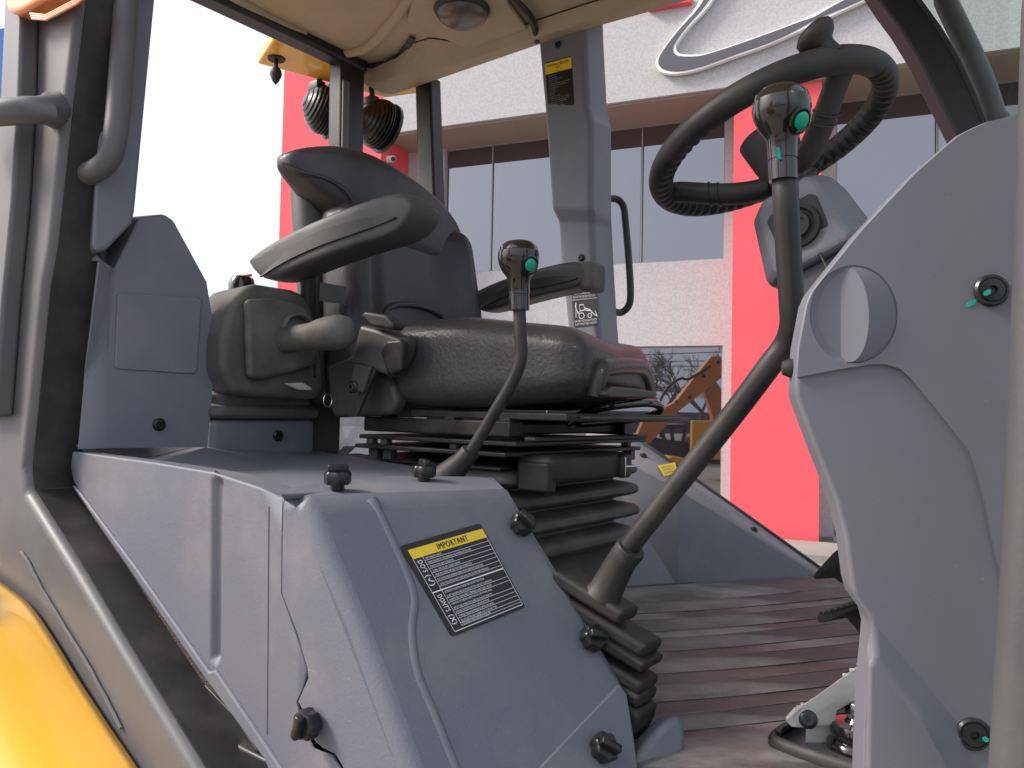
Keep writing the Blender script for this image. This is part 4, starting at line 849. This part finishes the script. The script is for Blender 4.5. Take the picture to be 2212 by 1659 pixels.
def rloop(x0, x1, y0, y1, z, r, n=5, bow=0, zc_=0):
    pts = []
    for cx0, cy0, a0 in ((x1 - r, y0 + r, -90), (x1 - r, y1 - r, 0), (x0 + r, y1 - r, 90), (x0 + r, y0 + r, 180)):
        for i in range(n + 1):
            a = R_(a0 + 90 * i / n); pts.append(V((cx0 + r * math.cos(a), cy0 + r * math.sin(a), z)))
    return pts
bel = []
for z, g in ((-.085, .0), (-.096, .03), (-.108, .084), (-.113, .092), (-.124, .094), (-.131, .085), (-.137, .055), (-.142, .05), (-.148, .086), (-.152, .094), (-.166, .097), (-.173, .088), (-.180, .055), (-.185, .05), (-.192, .088), (-.196, .096), (-.211, .1), (-.218, .09), (-.226, .056), (-.232, .052), (-.24, .084), (-.245, .09), (-.262, .092), (-.27, .082), (-.28, .056), (-.30, .05), (-.34, .05), (-.37, .055), (-.419, .06)):
    bel.append(rloop(-1.16 - g * .4, -.885 + g, 1.10 - g, 1.38 + g, z, .024))
part('bellows', 'rubber_soft', MB().loft(bel), parent=seat, smooth=45, sub=1)
part('seat_base', 'steel_black', MB().box((-1.2, 1.04, -.419), (-.80, 1.46, -.40)), bevel=.004, parent=seat)

# ---- rear control tower beside the seat: pedestal, boot, shroud, grip
part('control_pedestal', 'console', MB().box((-1.52, .79, -.125), (-1.335, 1.03, -.028)), bevel=.012, seg=4)
at('bolt', bolt, 'knob_black', mc, oX(600, 941, -1.335), (1, 0, 0))
bo = []
for i, (z, g) in enumerate(((-.03, .0), (-.024, .006), (-.008, .007), (-.002, .0), (.0, -.012), (.012, -.006), (.02, -.006), (.026, -.014), (.034, -.006), (.042, -.006), (.05, -.014), (.058, -.006), (.066, -.008), (.10, -.012), (.15, -.018), (.20, -.035), (.215, -.06))):
    dx = .0 + z * .12; bo.append([p + V((dx, 0, 0)) for p in rloop(-1.53 - g, -1.325 + g, .785 - g, 1.035 + g, z, .03)])
part('lever_boot', 'rubber_dusty', MB().loft(bo), smooth=50, sub=1, label='dusty pleated rubber boot of the rear stabiliser lever')
hd = [(480, 730), (494, 668), (512, 640), (535, 618), (556, 612), (635, 625), (664, 638), (682, 675), (694, 740), (701, 790), (706, 840), (690, 862), (560, 858), (505, 850), (478, 800)]
sh = part('lever_shroud', 'rubber_dusty', MB().prism([oX(x, y, -1.285) for x, y in hd], (-.13, 0, -.005)), bevel=.022, seg=5, smooth=50)
part('shroud_face', 'rubber_dusty', MB().prism([oX(x, y, -1.284) for x, y in ((522, 648), (582, 645), (650, 662), (672, 700), (676, 790), (640, 800), (560, 822), (528, 818), (524, 740))], (.022, -.004, 0)), bevel=.012, seg=4, parent=sh, smooth=50)
part('shroud_collar', 'rubber_dusty', MB().lathe([(.034, -.02), (.034, .012), (.028, .018), (.024, .014), (.024, -.01), (0, -.01)], oX(640, 712, -1.265), (1, -.25, 0), 28), parent=sh, smooth=50)
g0, g1 = oX(612, 735, -1.27), oX(742, 716, -1.10)
gd = (g1 - g0); gl_ = gd.length; gx = gd.normalized()
part('lever_grip', 'rubber_dusty', MB().lathe([(0, -.02), (.024, -.02), (.026, .0), (.0255, gl_ * .4), (.0255, gl_ * .5), (.0262, gl_ * .52), (.030, gl_ * .64), (.0325, gl_ * .8), (.032, gl_ * .95), (.027, gl_ * 1.05), (.016, gl_ * 1.11), (0, gl_ * 1.125)], g0, gx, 32), smooth=60, label='thick dusty round lever grip pointing out of the boot')
part('name_tag', 'alu', MB().prism([oX(x, y, -1.27) for x, y in ((612, 828), (650, 826), (668, 836), (672, 843), (640, 842), (618, 832))], (.006, 0, 0)), bevel=.002, parent=sh)
kb = P(520, 650, 1.62)
kk = part('tower_knob', 'gloss_black', MB().lathe([(0, -.06), (.014, -.05), (.016, -.02), (.026, .0), (.028, .025), (.022, .04), (0, .045)], kb + V((0, 0, .01)), (-.05, .1, 1), 24), smooth=50)
part('knob_badge', 'amber', MB().lathe([(0, 0), (.02, 0), (.019, .005), (0, .007)], kb + V((-.002, .004, .052)), (.1, -.3, 1), 20), parent=kk, smooth=50)
part('key_ring', 'zinc', MB().tube([P(708 + 9 * math.cos(a), 865 + 14 * math.sin(a), 1.36 + .01 * math.cos(a)) for a in [i / 20 * 6.283 for i in range(21)]], .0009, 6), smooth=60)
part('seat_side_frame', 'seat_plastic', MB().box((-1.42, 1.04, -.40), (-1.36, 1.12, .02)), bevel=.006)
part('tower_cap', 'seat_plastic', MB().rbox(P(690, 650, 1.48), P(735, 610, 1.48) + V((-.03, .04, 0)), .01, 3, 2), smooth=50)

# ---- levers
def lever_knob_mesh():
    return mesh_of('lever_knob', MB().lathe([(0, 0), (.0145, 0), (.0148, .019), (.0142, .0195), (.0142, .0215), (.0150, .022), (.0155, .042), (.0175, .047), (.0235, .055), (.0285, .066), (.030, .076), (.0293, .0835), (.0288, .084), (.0282, .0848), (.0265, .091), (.020, .097), (.010, .1), (0, .1005)], (0, 0, 0), (0, 0, 1), 40), 35)
lk = lever_knob_mesh()
btn = mesh_of('button', MB().lathe([(0, 0), (.0085, 0), (.009, .0025), (.007, .0045), (0, .005)], (0, 0, 0), (0, 0, 1), 24), 50)
rng = mesh_of('button_ring', MB().lathe([(0, 0), (.0135, 0), (.0145, .002), (.012, .003), (.0095, .001), (0, .001)], (0, 0, 0), (0, 0, 1), 24), 50)
def lever(nm, lab, path, r, kpos, kax, bpx, d, sleeve):
    e = empty(nm, sleeve[-1][0] + V((0, 0, H)), mc, label=lab)
    B('rod', 'lever_paint', e, MB().tube(crv(path, 7), r, 20), smooth=60)
    at('lever_knob', lk, 'gloss_black', e, kpos, kax)
    c = kpos + V(kax).normalized() * .07; tgt_ = P(bpx[0], bpx[1], d); n_ = (tgt_ - c).normalized()
    at('button_ring', rng, 'gloss_black', e, c + n_ * .0262, n_); at('push_button', btn, 'green', e, c + n_ * .0275, n_)
    B('sleeve', 'rubber', e, MB().tube([p for p, _ in sleeve], [q_ for _, q_ in sleeve], 24), smooth=60)
    return e
d0 = .80
path = [P(1695, 380, d0), P(1698, 440, d0), P(1703, 540, d0 + .01), P(1710, 650, d0 + .02), P(1711, 700, d0 + .03), P(1698, 742, d0 + .045), P(1660, 793, d0 + .06), P(1589, 888, d0 + .09), P(1488, 1016, d0 + .13), P(1400, 1128, d0 + .165), P(1340, 1206, d0 + .19)]
l1 = lever('loader_lever', 'long bent black lever before the steering wheel with glossy green-button knob', path, .0135, P(1692, 390, d0 - .005), P(1687, 185, d0 - .005) - P(1692, 390, d0 - .005), (1737, 262), d0 - .03,
      [(P(1364, 1183, d0 + .177), .0185), (P(1362, 1186, d0 + .178), .0195), (P(1345, 1208, d0 + .188), .019), (P(1322, 1250, d0 + .2), .0205), (P(1310, 1274, d0 + .205), .022), (P(1302, 1288, d0 + .207), .026)])
path = [P(1122, 660, 1.09), P(1124, 720, 1.09), P(1126, 762, 1.092), P(1120, 795, 1.095), P(1100, 838, 1.105), P(1060, 905, 1.125), P(1010, 988, 1.15)]
l2 = lever('transmission_lever', 'short bent black lever before the seat cushion with glossy green-button knob', path, .0092, P(1122, 670, 1.087), P(1120, 517, 1.087) - P(1122, 670, 1.087), (1151, 574), 1.06,
      [(P(1017, 974, 1.142), .0135), (P(1015, 977, 1.143), .0145), (P(1000, 995, 1.15), .0155), (P(975, 1020, 1.16), .021), (P(955, 1045, 1.17), .027)])
part('paint_mark', 'mark_green', MB().prism([P(x, y, d0 - .022) for x, y in ((1677, 318), (1681, 318), (1685, 343), (1679, 344))], (.001, .002, 0)), parent=l1, smooth=0)
# stacked rubber boot under the loader lever
sd = -(p1 - p3).normalized(); yn = V((0, 1, 0))
def slab(nm, ax, ay, bx_, by, d, wy, th, bv=.005, mat='rubber'):
    a, b = P(ax, ay, d + .03), P(bx_, by, d - .015); n_ = (b - a).cross(V((0, 1, 0))).normalized(); n_ = n_ if n_.z < 0 else -n_
    return part(nm, mat, MB().prism([a, b, b + V((0, wy, .0)), a + V((0, wy, .0))], n_ * th), bevel=bv, seg=4, smooth=50)
bt = [('boot_top', 1195, 1231, 1347, 1324, .985, .046, .020, .006), ('boot_fold', 1200, 1277, 1398, 1398, .985, .05, .021, .007), ('boot_fold', 1215, 1325, 1392, 1436, .98, .056, .014, .004), ('boot_fold', 1240, 1390, 1388, 1478, .98, .05, .018, .006), ('boot_fold', 1260, 1430, 1384, 1506, .98, .052, .02, .007), ('boot_fold', 1280, 1475, 1380, 1545, .975, .058, .034, .008)]
for b in bt: slab(*b)
part('boot_core', 'rubber', MB().prism([P(1230, 1290, 1.03), P(1370, 1380, 1.0), P(1372, 1600, .99), P(1260, 1600, 1.03)], (0, .045, 0)), bevel=.006)
part('boot_cuff', 'console', MB().prism([P(1370, 1640, .93), P(1400, 1600, .95), P(1440, 1560, .97), P(1472, 1545, .985), P(1484, 1585, .98), P(1478, 1650, .96), P(1440, 1740, .93), P(1380, 1740, .92)], (-.03, .03, -.01)), bevel=.01, seg=4)

# ---- steering wheel and column
WC = V((-.441, 1.243, .455)); WN = V((-math.sin(.40), -.01, math.cos(.40))).normalized()
we1 = WN.cross(V((0, 1, 0))).normalized(); we2 = WN.cross(we1)
WPl = (WC, WN)
sw = empty('steering_wheel', WC + V((0, 0, H)), mc, label='black ribbed steering wheel with spinner knob')
NR, NT = 480, 20; rv = []; rfc = []
def wang(px, py):
    p = oP(px, py, WPl) - WC; return math.atan2(p.dot(we2), p.dot(we1))
gr = [wang(1730, 135)]
for i in range(NR):
    t = 2 * math.pi * i / NR; e = we1 * math.cos(t) + we2 * math.sin(t)
    for j in range(NT):
        s = 2 * math.pi * j / NT; rr = .0205
        inner = max(0, -math.cos(s - .5))                     # finger grips on the inner underside
        rr *= 1 - .26 * inner ** .7 * (.5 + .5 * math.cos(t * 60)) ** 1.5 * (1 if abs((t - gr[0] + math.pi) % (2 * math.pi) - math.pi) > .75 else 0)
        rv.append(WC + e * (.187 + rr * math.cos(s)) + WN * rr * math.sin(s) * 1.0)
for i in range(NR):
    for j in range(NT): rfc.append([i * NT + j, ((i + 1) % NR) * NT + j, ((i + 1) % NR) * NT + (j + 1) % NT, i * NT + (j + 1) % NT])
B('rim', 'rubber', sw, MB().add(rv, rfc), smooth=70)
hubc = WC - WN * .02
B('hub', 'rubber', sw, MB().lathe([(0, -.10), (.026, -.10), (.03, -.06), (.040, -.02), (.047, .018), (.048, .026), (.044, .03), (.036, .028), (.034, .022), (.0, .022)], hubc, WN, 36), smooth=40)
B('horn_button', 'gloss_black', sw, MB().lathe([(0, .022), (.032, .022), (.031, .029), (.022, .033), (0, .034)], hubc, WN, 32), smooth=50)
def spoke(px, py, w0, w1, th):
    e = (oP(px, py, WPl) - WC); e = e / e.length; sd_ = WN.cross(e); lp_ = []
    for t, h, w_ in ((.02, -.075, w0), (.06, -.068, w0), (.10, -.048, (w0 + w1) / 2), (.14, -.022, w1), (.165, -.006, w1), (.182, 0, w1 * 1.05)):
        c = WC + e * t + WN * h; lp_.append([c + sd_ * (w_ * math.cos(k * .5236)) + (WN * .9 - e * .3) * (th * math.sin(k * .5236)) for k in range(12)])
    o = B('spoke', 'rubber', sw, MB().loft(lp_), smooth=60, sub=1)
    for t_ in (.105, .118):
        c = WC + e * t_ + WN * (-.045 if t_ < .11 else -.037)
        B('spoke_groove', 'steel_black', sw, MB().tube([c + sd_ * ((w0 + w1) / 2 * 1.01 * math.cos(k * .349)) + (WN * .9 - e * .3) * (th * 1.04 * math.sin(k * .349)) for k in range(19)], .0012, 6), smooth=60)
spoke(1462, 408, .022, .02, .02); spoke(1822, 140, .028, .024, .013)
a_ = (wang(1462, 408) + wang(1822, 140)) / 2 + math.pi
spoke(*(lambda p: (CX + FPX * (CAMROT.transposed() @ p).x / -(CAMROT.transposed() @ p).z, CY - FPX * (CAMROT.transposed() @ p).y / -(CAMROT.transposed() @ p).z))(WC + (we1 * math.cos(a_) + we2 * math.sin(a_)) * .18), .019, .017, .012)
kp = oP(1800, 124, WPl) + WN * .012
kx = (WN + V((-.30, -.25, 0))).normalized()
B('spinner_knob', 'rubber', sw, MB().lathe([(0, -.01), (.014, -.01), (.013, .008), (.015, .014), (.024, .021), (.029, .029), (.0285, .036), (.022, .042), (.01, .045), (0, .0455)], kp, kx, 36), smooth=60)
col = empty('steering_column', (-.32, 1.24, H + FZ), mc)
CA = -WN; cyv = V((0, 1, 0)); cxv = CA.cross(cyv).normalized()
def cl_(t, hx, hy, o_=0): c = WC + CA * t + cxv * o_; return [c + cxv * hx * a + cyv * hy * b for a, b in ((-1, -.55), (-.7, -1), (.7, -1), (1, -.55), (1, .55), (.7, 1), (-.7, 1), (-1, .55))]
B('column_cover', 'console', col, MB().loft([cl_(.105, .05, .05), cl_(.125, .068, .06), cl_(.225, .085, .068), cl_(.238, .08, .064)]), bevel=.006, smooth=40)
B('column_shroud', 'console_dark', col, MB().loft([cl_(.235, .055, .05), cl_(.42, .07, .06), cl_(.75, .085, .08)]), bevel=.008, smooth=40)
oc = WC + CA * .178 + cyv * -.066
fr_ = MB(); mo_ = [oc + cxv * (.040 * a) + CA * (.038 * b) for a, b in ((-1, -.8), (-.8, -1), (.8, -1), (1, -.8), (1, .8), (.8, 1), (-.8, 1), (-1, .8))]
B('switch_opening', 'steel_black', col, fr_.prism(mo_, (0, .01, 0)), bevel=.002)
B('switch_boot', 'rubber', col, MB().lathe([(.034, 0), (.033, .008), (.027, .010), (.026, .004), (.021, .006), (.019, .013), (.013, .014), (.012, .008), (0, .008)], oc, (0, -1, 0), 32), smooth=45)
B('column_wire', 'steel_black', col, MB().tube(crv([P(1743, 484, 1.16), P(1752, 510, 1.15), P(1770, 545, 1.14), P(1792, 590, 1.12)], 5), .0017, 6), smooth=60)
part('floor_console', 'console_dark', MB().prism([V((-.25, 1.1, FZ)), V((-.05, 1.1, FZ)), V((.05, 1.1, .15)), V((-.2, 1.1, .15))], (0, .3, 0)), bevel=.02)
part('dash_grommet', 'rubber', MB().lathe([(0, 0), (.006, 0), (.007, .004), (.005, .009), (0, .01)], spt(1718, 795, -.02), (spt(1700, 795) - spt(1718, 795)), 14), smooth=50)

# ---- pedals
bp1 = [P(x, y, 1.12) for x, y in ((1752, 1246), (1772, 1222), (1800, 1192), (1824, 1176), (1850, 1168), (1850, 1200), (1820, 1212), (1790, 1232), (1760, 1252))]
ped = part('brake_pedal', 'rubber', MB().prism(bp1, (.045, .06, 0)), bevel=.003, label='upper black pedal behind the dash panel')
part('pedal_arm', 'steel_black', MB().prism([P(x, y, 1.15) for x, y in ((1790, 1236), (1808, 1255), (1840, 1272), (1860, 1272), (1860, 1205), (1815, 1218))], (.03, .04, 0)), bevel=.004, parent=ped)
bp2 = [P(x, y, 1.06) for x, y in ((1764, 1334), (1770, 1320), (1838, 1298), (1850, 1304), (1852, 1314), (1782, 1344), (1768, 1346))]
ped = part('brake_pedal', 'rubber', MB().prism(bp2, (.035, .05, .006)), bevel=.003, label='lower black ribbed pedal beside the floor mat')
for i in range(5):
    u = i / 5
    part('tread_rib', 'rubber', MB().tube([P(1778 + 13 * i, 1322 - 4.2 * i, 1.055), P(1778 + 13 * i, 1322 - 4.2 * i, 1.055) + V((.035, .05, .004))], .0025, 6), parent=ped)
part('pedal_arm', 'steel_black', MB().prism([P(x, y, 1.085) for x, y in ((1826, 1334), (1850, 1316), (1872, 1340), (1886, 1392), (1870, 1390), (1846, 1356))], (.015, .02, 0)), bevel=.003, parent=ped)
# accelerator pedal: channel-shaped aluminium treadle on a bracket
tr0 = [(1694, 1556), (1709, 1572), (1743, 1574), (1760, 1565), (1762, 1540), (1800, 1518), (1930, 1440), (1930, 1388), (1870, 1424), (1770, 1497), (1712, 1536)]
acc = part('accelerator_pedal', 'alu', MB().prism([P(x, y, 1.0) for x, y in tr0], (.02, .026, .0)), bevel=.002, label='silver treadle accelerator pedal with perforated grip rows')
tb0 = [P(x, y, 1.0) + V((0, 0, .0015)) for x, y in ((1694, 1556), (1712, 1536), (1770, 1497), (1870, 1424), (1930, 1386))]
for rg in ((0, 9), (16, 26)):
    for i in range(*rg):
        t = i / 26 * 4; k_ = min(3, int(t)); p = tb0[k_].lerp(tb0[k_ + 1], t - k_)
        for j in range(3): part('grip_stud', 'alu', MB().lathe([(.0035, 0), (.0035, .002), (.002, .002), (.002, 0)], p + V((.02, .026, 0)) * (.2 + .3 * j), (0, -.1, 1), 8), parent=acc)
at('pedal_pin', bolt, 'alu', acc, P(1746, 1554, .998), (P(1746, 1554, .9) - P(1746, 1554, 1.0)).normalized())
part('pedal_bracket', 'alu', MB().prism([P(x, y, 1.015) for x, y in ((1740, 1570), (1762, 1566), (1768, 1612), (1738, 1608))], (.02, .02, 0)), bevel=.002, parent=acc)
part('pedal_valve', 'gloss_black', MB().lathe([(0, .058), (.012, .058), (.016, .052), (.030, .05), (.034, .042), (.033, .034), (.031, .031), (.037, .026), (.038, .018), (.034, .015), (.041, .010), (.042, 0), (0, 0)], P(1852, 1648, 1.0), (0, 0, 1), 32), smooth=45)
part('valve_clevis', 'zinc', MB().rbox(P(1836, 1545, 1.0), P(1856, 1520, 1.0) + V((.015, .02, 0)), .002, 2, 1), smooth=40)
part('valve_rod', 'steel_black', MB().tube([P(1838, 1470, 1.03), P(1876, 1560, 1.02)], .006, 10), smooth=60)

# ---- backhoe boom behind the cab (seen through the gaps under the seat)
part('rear_boom', 'yellow', MB().prism([oX(x, y, -2.6) for x, y in ((775, 880), (872, 880), (868, 1010), (775, 1010))], (-.25, 0, 0)), bevel=.02)
part('boom_mount', 'yellow', MB().box((-3.6, 1.1, -1.1), (-2.35, 1.5, -.15)), bevel=.02)
sh_ = []; rs = random.Random(5)
for i in range(13):
    y_ = 1.22 + i * .062; sh_.append([V((-2.0 + rs.uniform(-.015, .015), y_, zz + rs.uniform(-.008, .008))) for zz in (-.16, -.11, -.06, -.02, .01)])
B('plastic_sheet', 'white_plastic', None, MB().loft(sh_, cap=False, closed=False), smooth=0, solid=.002, off=0, label='crinkled white plastic sheet hanging behind the seat base', cat='plastic sheet')
part('rear_bulkhead', 'console_dark', MB().box((-2.03, .8, -.42), (-2.0, 1.9, -.13)), smooth=0)

# ================================================================== WHAT THE WINDOWS MIRROR: the yard behind the photographer
GP = base - N * (BACK + .085)
def RV(px, py, d): p = P(px, py, d); return p - N * (2 * (p - GP).dot(N))
def RN(v): return v - N * (2 * v.dot(N))
Dv = RN(V((DEP.x, DEP.y, 0))); Rv = RN(V((c38, s38, 0)))
bx = empty('parked_backhoe', V((RV(1470, 1050, 25).x, RV(1470, 1050, 25).y, 0)), label='orange backhoe parked across the yard, mirrored in the lower window', cat='backhoe loader')
def RP(nm, mat, pts, d, th, bv=.02, **k): return B(nm, mat, bx, MB().prism([RV(x, y, d) for x, y in pts], Dv * th), bevel=bv, **k)
bo_ = RP('boom', 'orange_paint', ((1372, 950), (1392, 905), (1460, 868), (1520, 790), (1537, 770), (1555, 768), (1566, 785), (1560, 815), (1530, 838), (1470, 885), (1405, 958)), 25, .5)
for x, y in ((1552, 782), (1520, 812), (1490, 858), (1462, 868), (1430, 900)): B('pin', 'machine_black', bo_, MB().lathe([(0, 0), (.06, 0), (.05, .05), (0, .06)], RV(x, y, 25), -Dv, 12))
B('hose', 'machine_black', bo_, MB().tube(crv([RV(1425, 870, 24.9), RV(1442, 838, 24.9), (RV(1470, 818, 24.9)), RV(1490, 818, 24.9), RV(1535, 790, 24.9)], 5), .045, 8), smooth=60)
q_ = quad([RV(1508, 800, 24.97), RV(1530, 780, 24.97), RV(1538, 788, 24.97), RV(1516, 808, 24.97)])
RP('dipper', 'orange_paint', ((1522, 845), (1548, 825), (1562, 845), (1566, 900), (1560, 975), (1545, 975), (1540, 900)), 25.3, .45)
RP('lower_body', 'machine_black', ((1395, 965), (1440, 950), (1490, 955), (1560, 965), (1570, 1030), (1400, 1030)), 25.6, 1.9)
RP('hood', 'orange_paint', ((1405, 930), (1418, 925), (1420, 985), (1405, 985)), 25.3, .7); RP('hood', 'orange_paint', ((1490, 945), (1535, 935), (1535, 985), (1490, 985)), 25.5, 1.4)
RP('cab_roof', 'machine_black', ((1418, 918), (1485, 916), (1488, 924), (1418, 926)), 25.4, 1.9)
for x0, x1 in ((1420, 1452), (1482, 1470), (1450, 1456)): B('cab_post', 'machine_black', bx, MB().tube([RV(x0, 922, 25.5), RV(x1, 975, 25.5)], .06, 8))
for x in (1420, 1545): B('wheel', 'tyre', bx, MB().lathe([(.35, -.25), (.8, -.25), (.9, -.12), (.9, .12), (.8, .25), (.35, .25)], RV(x, 1005, 25.3), Dv, 32))
yl = B('loader_bucket', 'yellow', None, MB().prism([RV(x, y, 23) for x, y in ((1432, 1000), (1450, 985), (1480, 990), (1502, 1010), (1508, 1030), (1440, 1035))], Dv * .95), bevel=.03, label='yellow loader bucket on the ground mirrored in the lower window', cat='bucket')
def bare_tree(nm, pos, h, seed, lab):
    rs = random.Random(seed); m = MB()
    def grow(p, d, L, r, lv):
        e = p + d * L; m.tube([p, p.lerp(e, .5) + V((rs.uniform(-.04, .04), rs.uniform(-.04, .04), 0)) * L, e], [r, r * .8, r * .6], 5, cap=False)
        if lv == 0: return
        for _ in range(3 if lv > 1 else 4):
            a = V((rs.gauss(0, 1), rs.gauss(0, 1), rs.gauss(.2, .6))).normalized(); grow(p.lerp(e, rs.uniform(.5, 1)), (d + a * .75).normalized(), L * rs.uniform(.6, .8), r * .55, lv - 1)
    t = empty(nm, V((pos.x, pos.y, 0)), label=lab, cat='tree', group='bare trees across the yard')
    p0 = V((pos.x, pos.y, -H)); m.tube([p0, p0 + V((0, 0, h * .25))], [h * .03, h * .024], 8); k0 = MB(); k0.v, k0.f = m.v, m.f; B('trunk', 'bark', t, k0, smooth=60); m = MB()
    for i in range(4): grow(p0 + V((0, 0, h * .25)), V((rs.gauss(0, .5), rs.gauss(0, .5), 1)).normalized(), h * .3, h * .014, 4)
    B('crown', 'bark', t, m, smooth=60)
for i, (x, d, h, lab) in enumerate(((1515, 46, 7.0, 'bare tree mirrored beside the orange dipper arm'), (1430, 52, 6.5, 'bare tree mirrored behind the parked cab'), (1600, 50, 8, 'bare tree mirrored nearest the red pier'))):
    bare_tree('bare_tree', RV(x, 1000, d), h, i, lab)
wl2 = B('boundary_wall', 'sign_grey', None, MB().prism([RV(900, 955, 64), RV(2300, 975, 64), RV(2300, 905, 64), RV(900, 880, 64)], Dv * .3), smooth=0, label='long grey boundary wall across the yard, mirrored in the window', cat='wall')
for y0, y1, hh in ((766, 752, 'highest'), (782, 774, 'middle'), (792, 788, 'lowest')):
    B('overhead_cable', 'machine_black', None, MB().tube([RV(1000, y0 + 12, 58), RV(1400, y0, 58), RV(1800, y1, 58)], .032, 5), label=hh + ' of the thin overhead cables mirrored in the lower window', cat='cable', group='overhead cables')

# ---- beyond the near post: a blue site board and an orange beacon arm of another machine
bb = empty('blue_site_board', V((oY(-60, 200, 1.2).x - 6, 4.5, 0)), label='sliver of a blue board beyond the near door post', cat='board')
pb_ = [P(x, y, 9.0) for x, y in ((-260, 90), (16, 60), (10, 330), (-260, 330))]
B('panel', 'blue_paint', bb, MB().prism(pb_, RD(0, .06)), smooth=0)
for x in (-230, -20): B('leg', 'machine_black', bb, MB().tube([P(x, 330, 9.03), V((P(x, 330, 9.03).x, P(x, 330, 9.03).y, -H))], .05, 10))
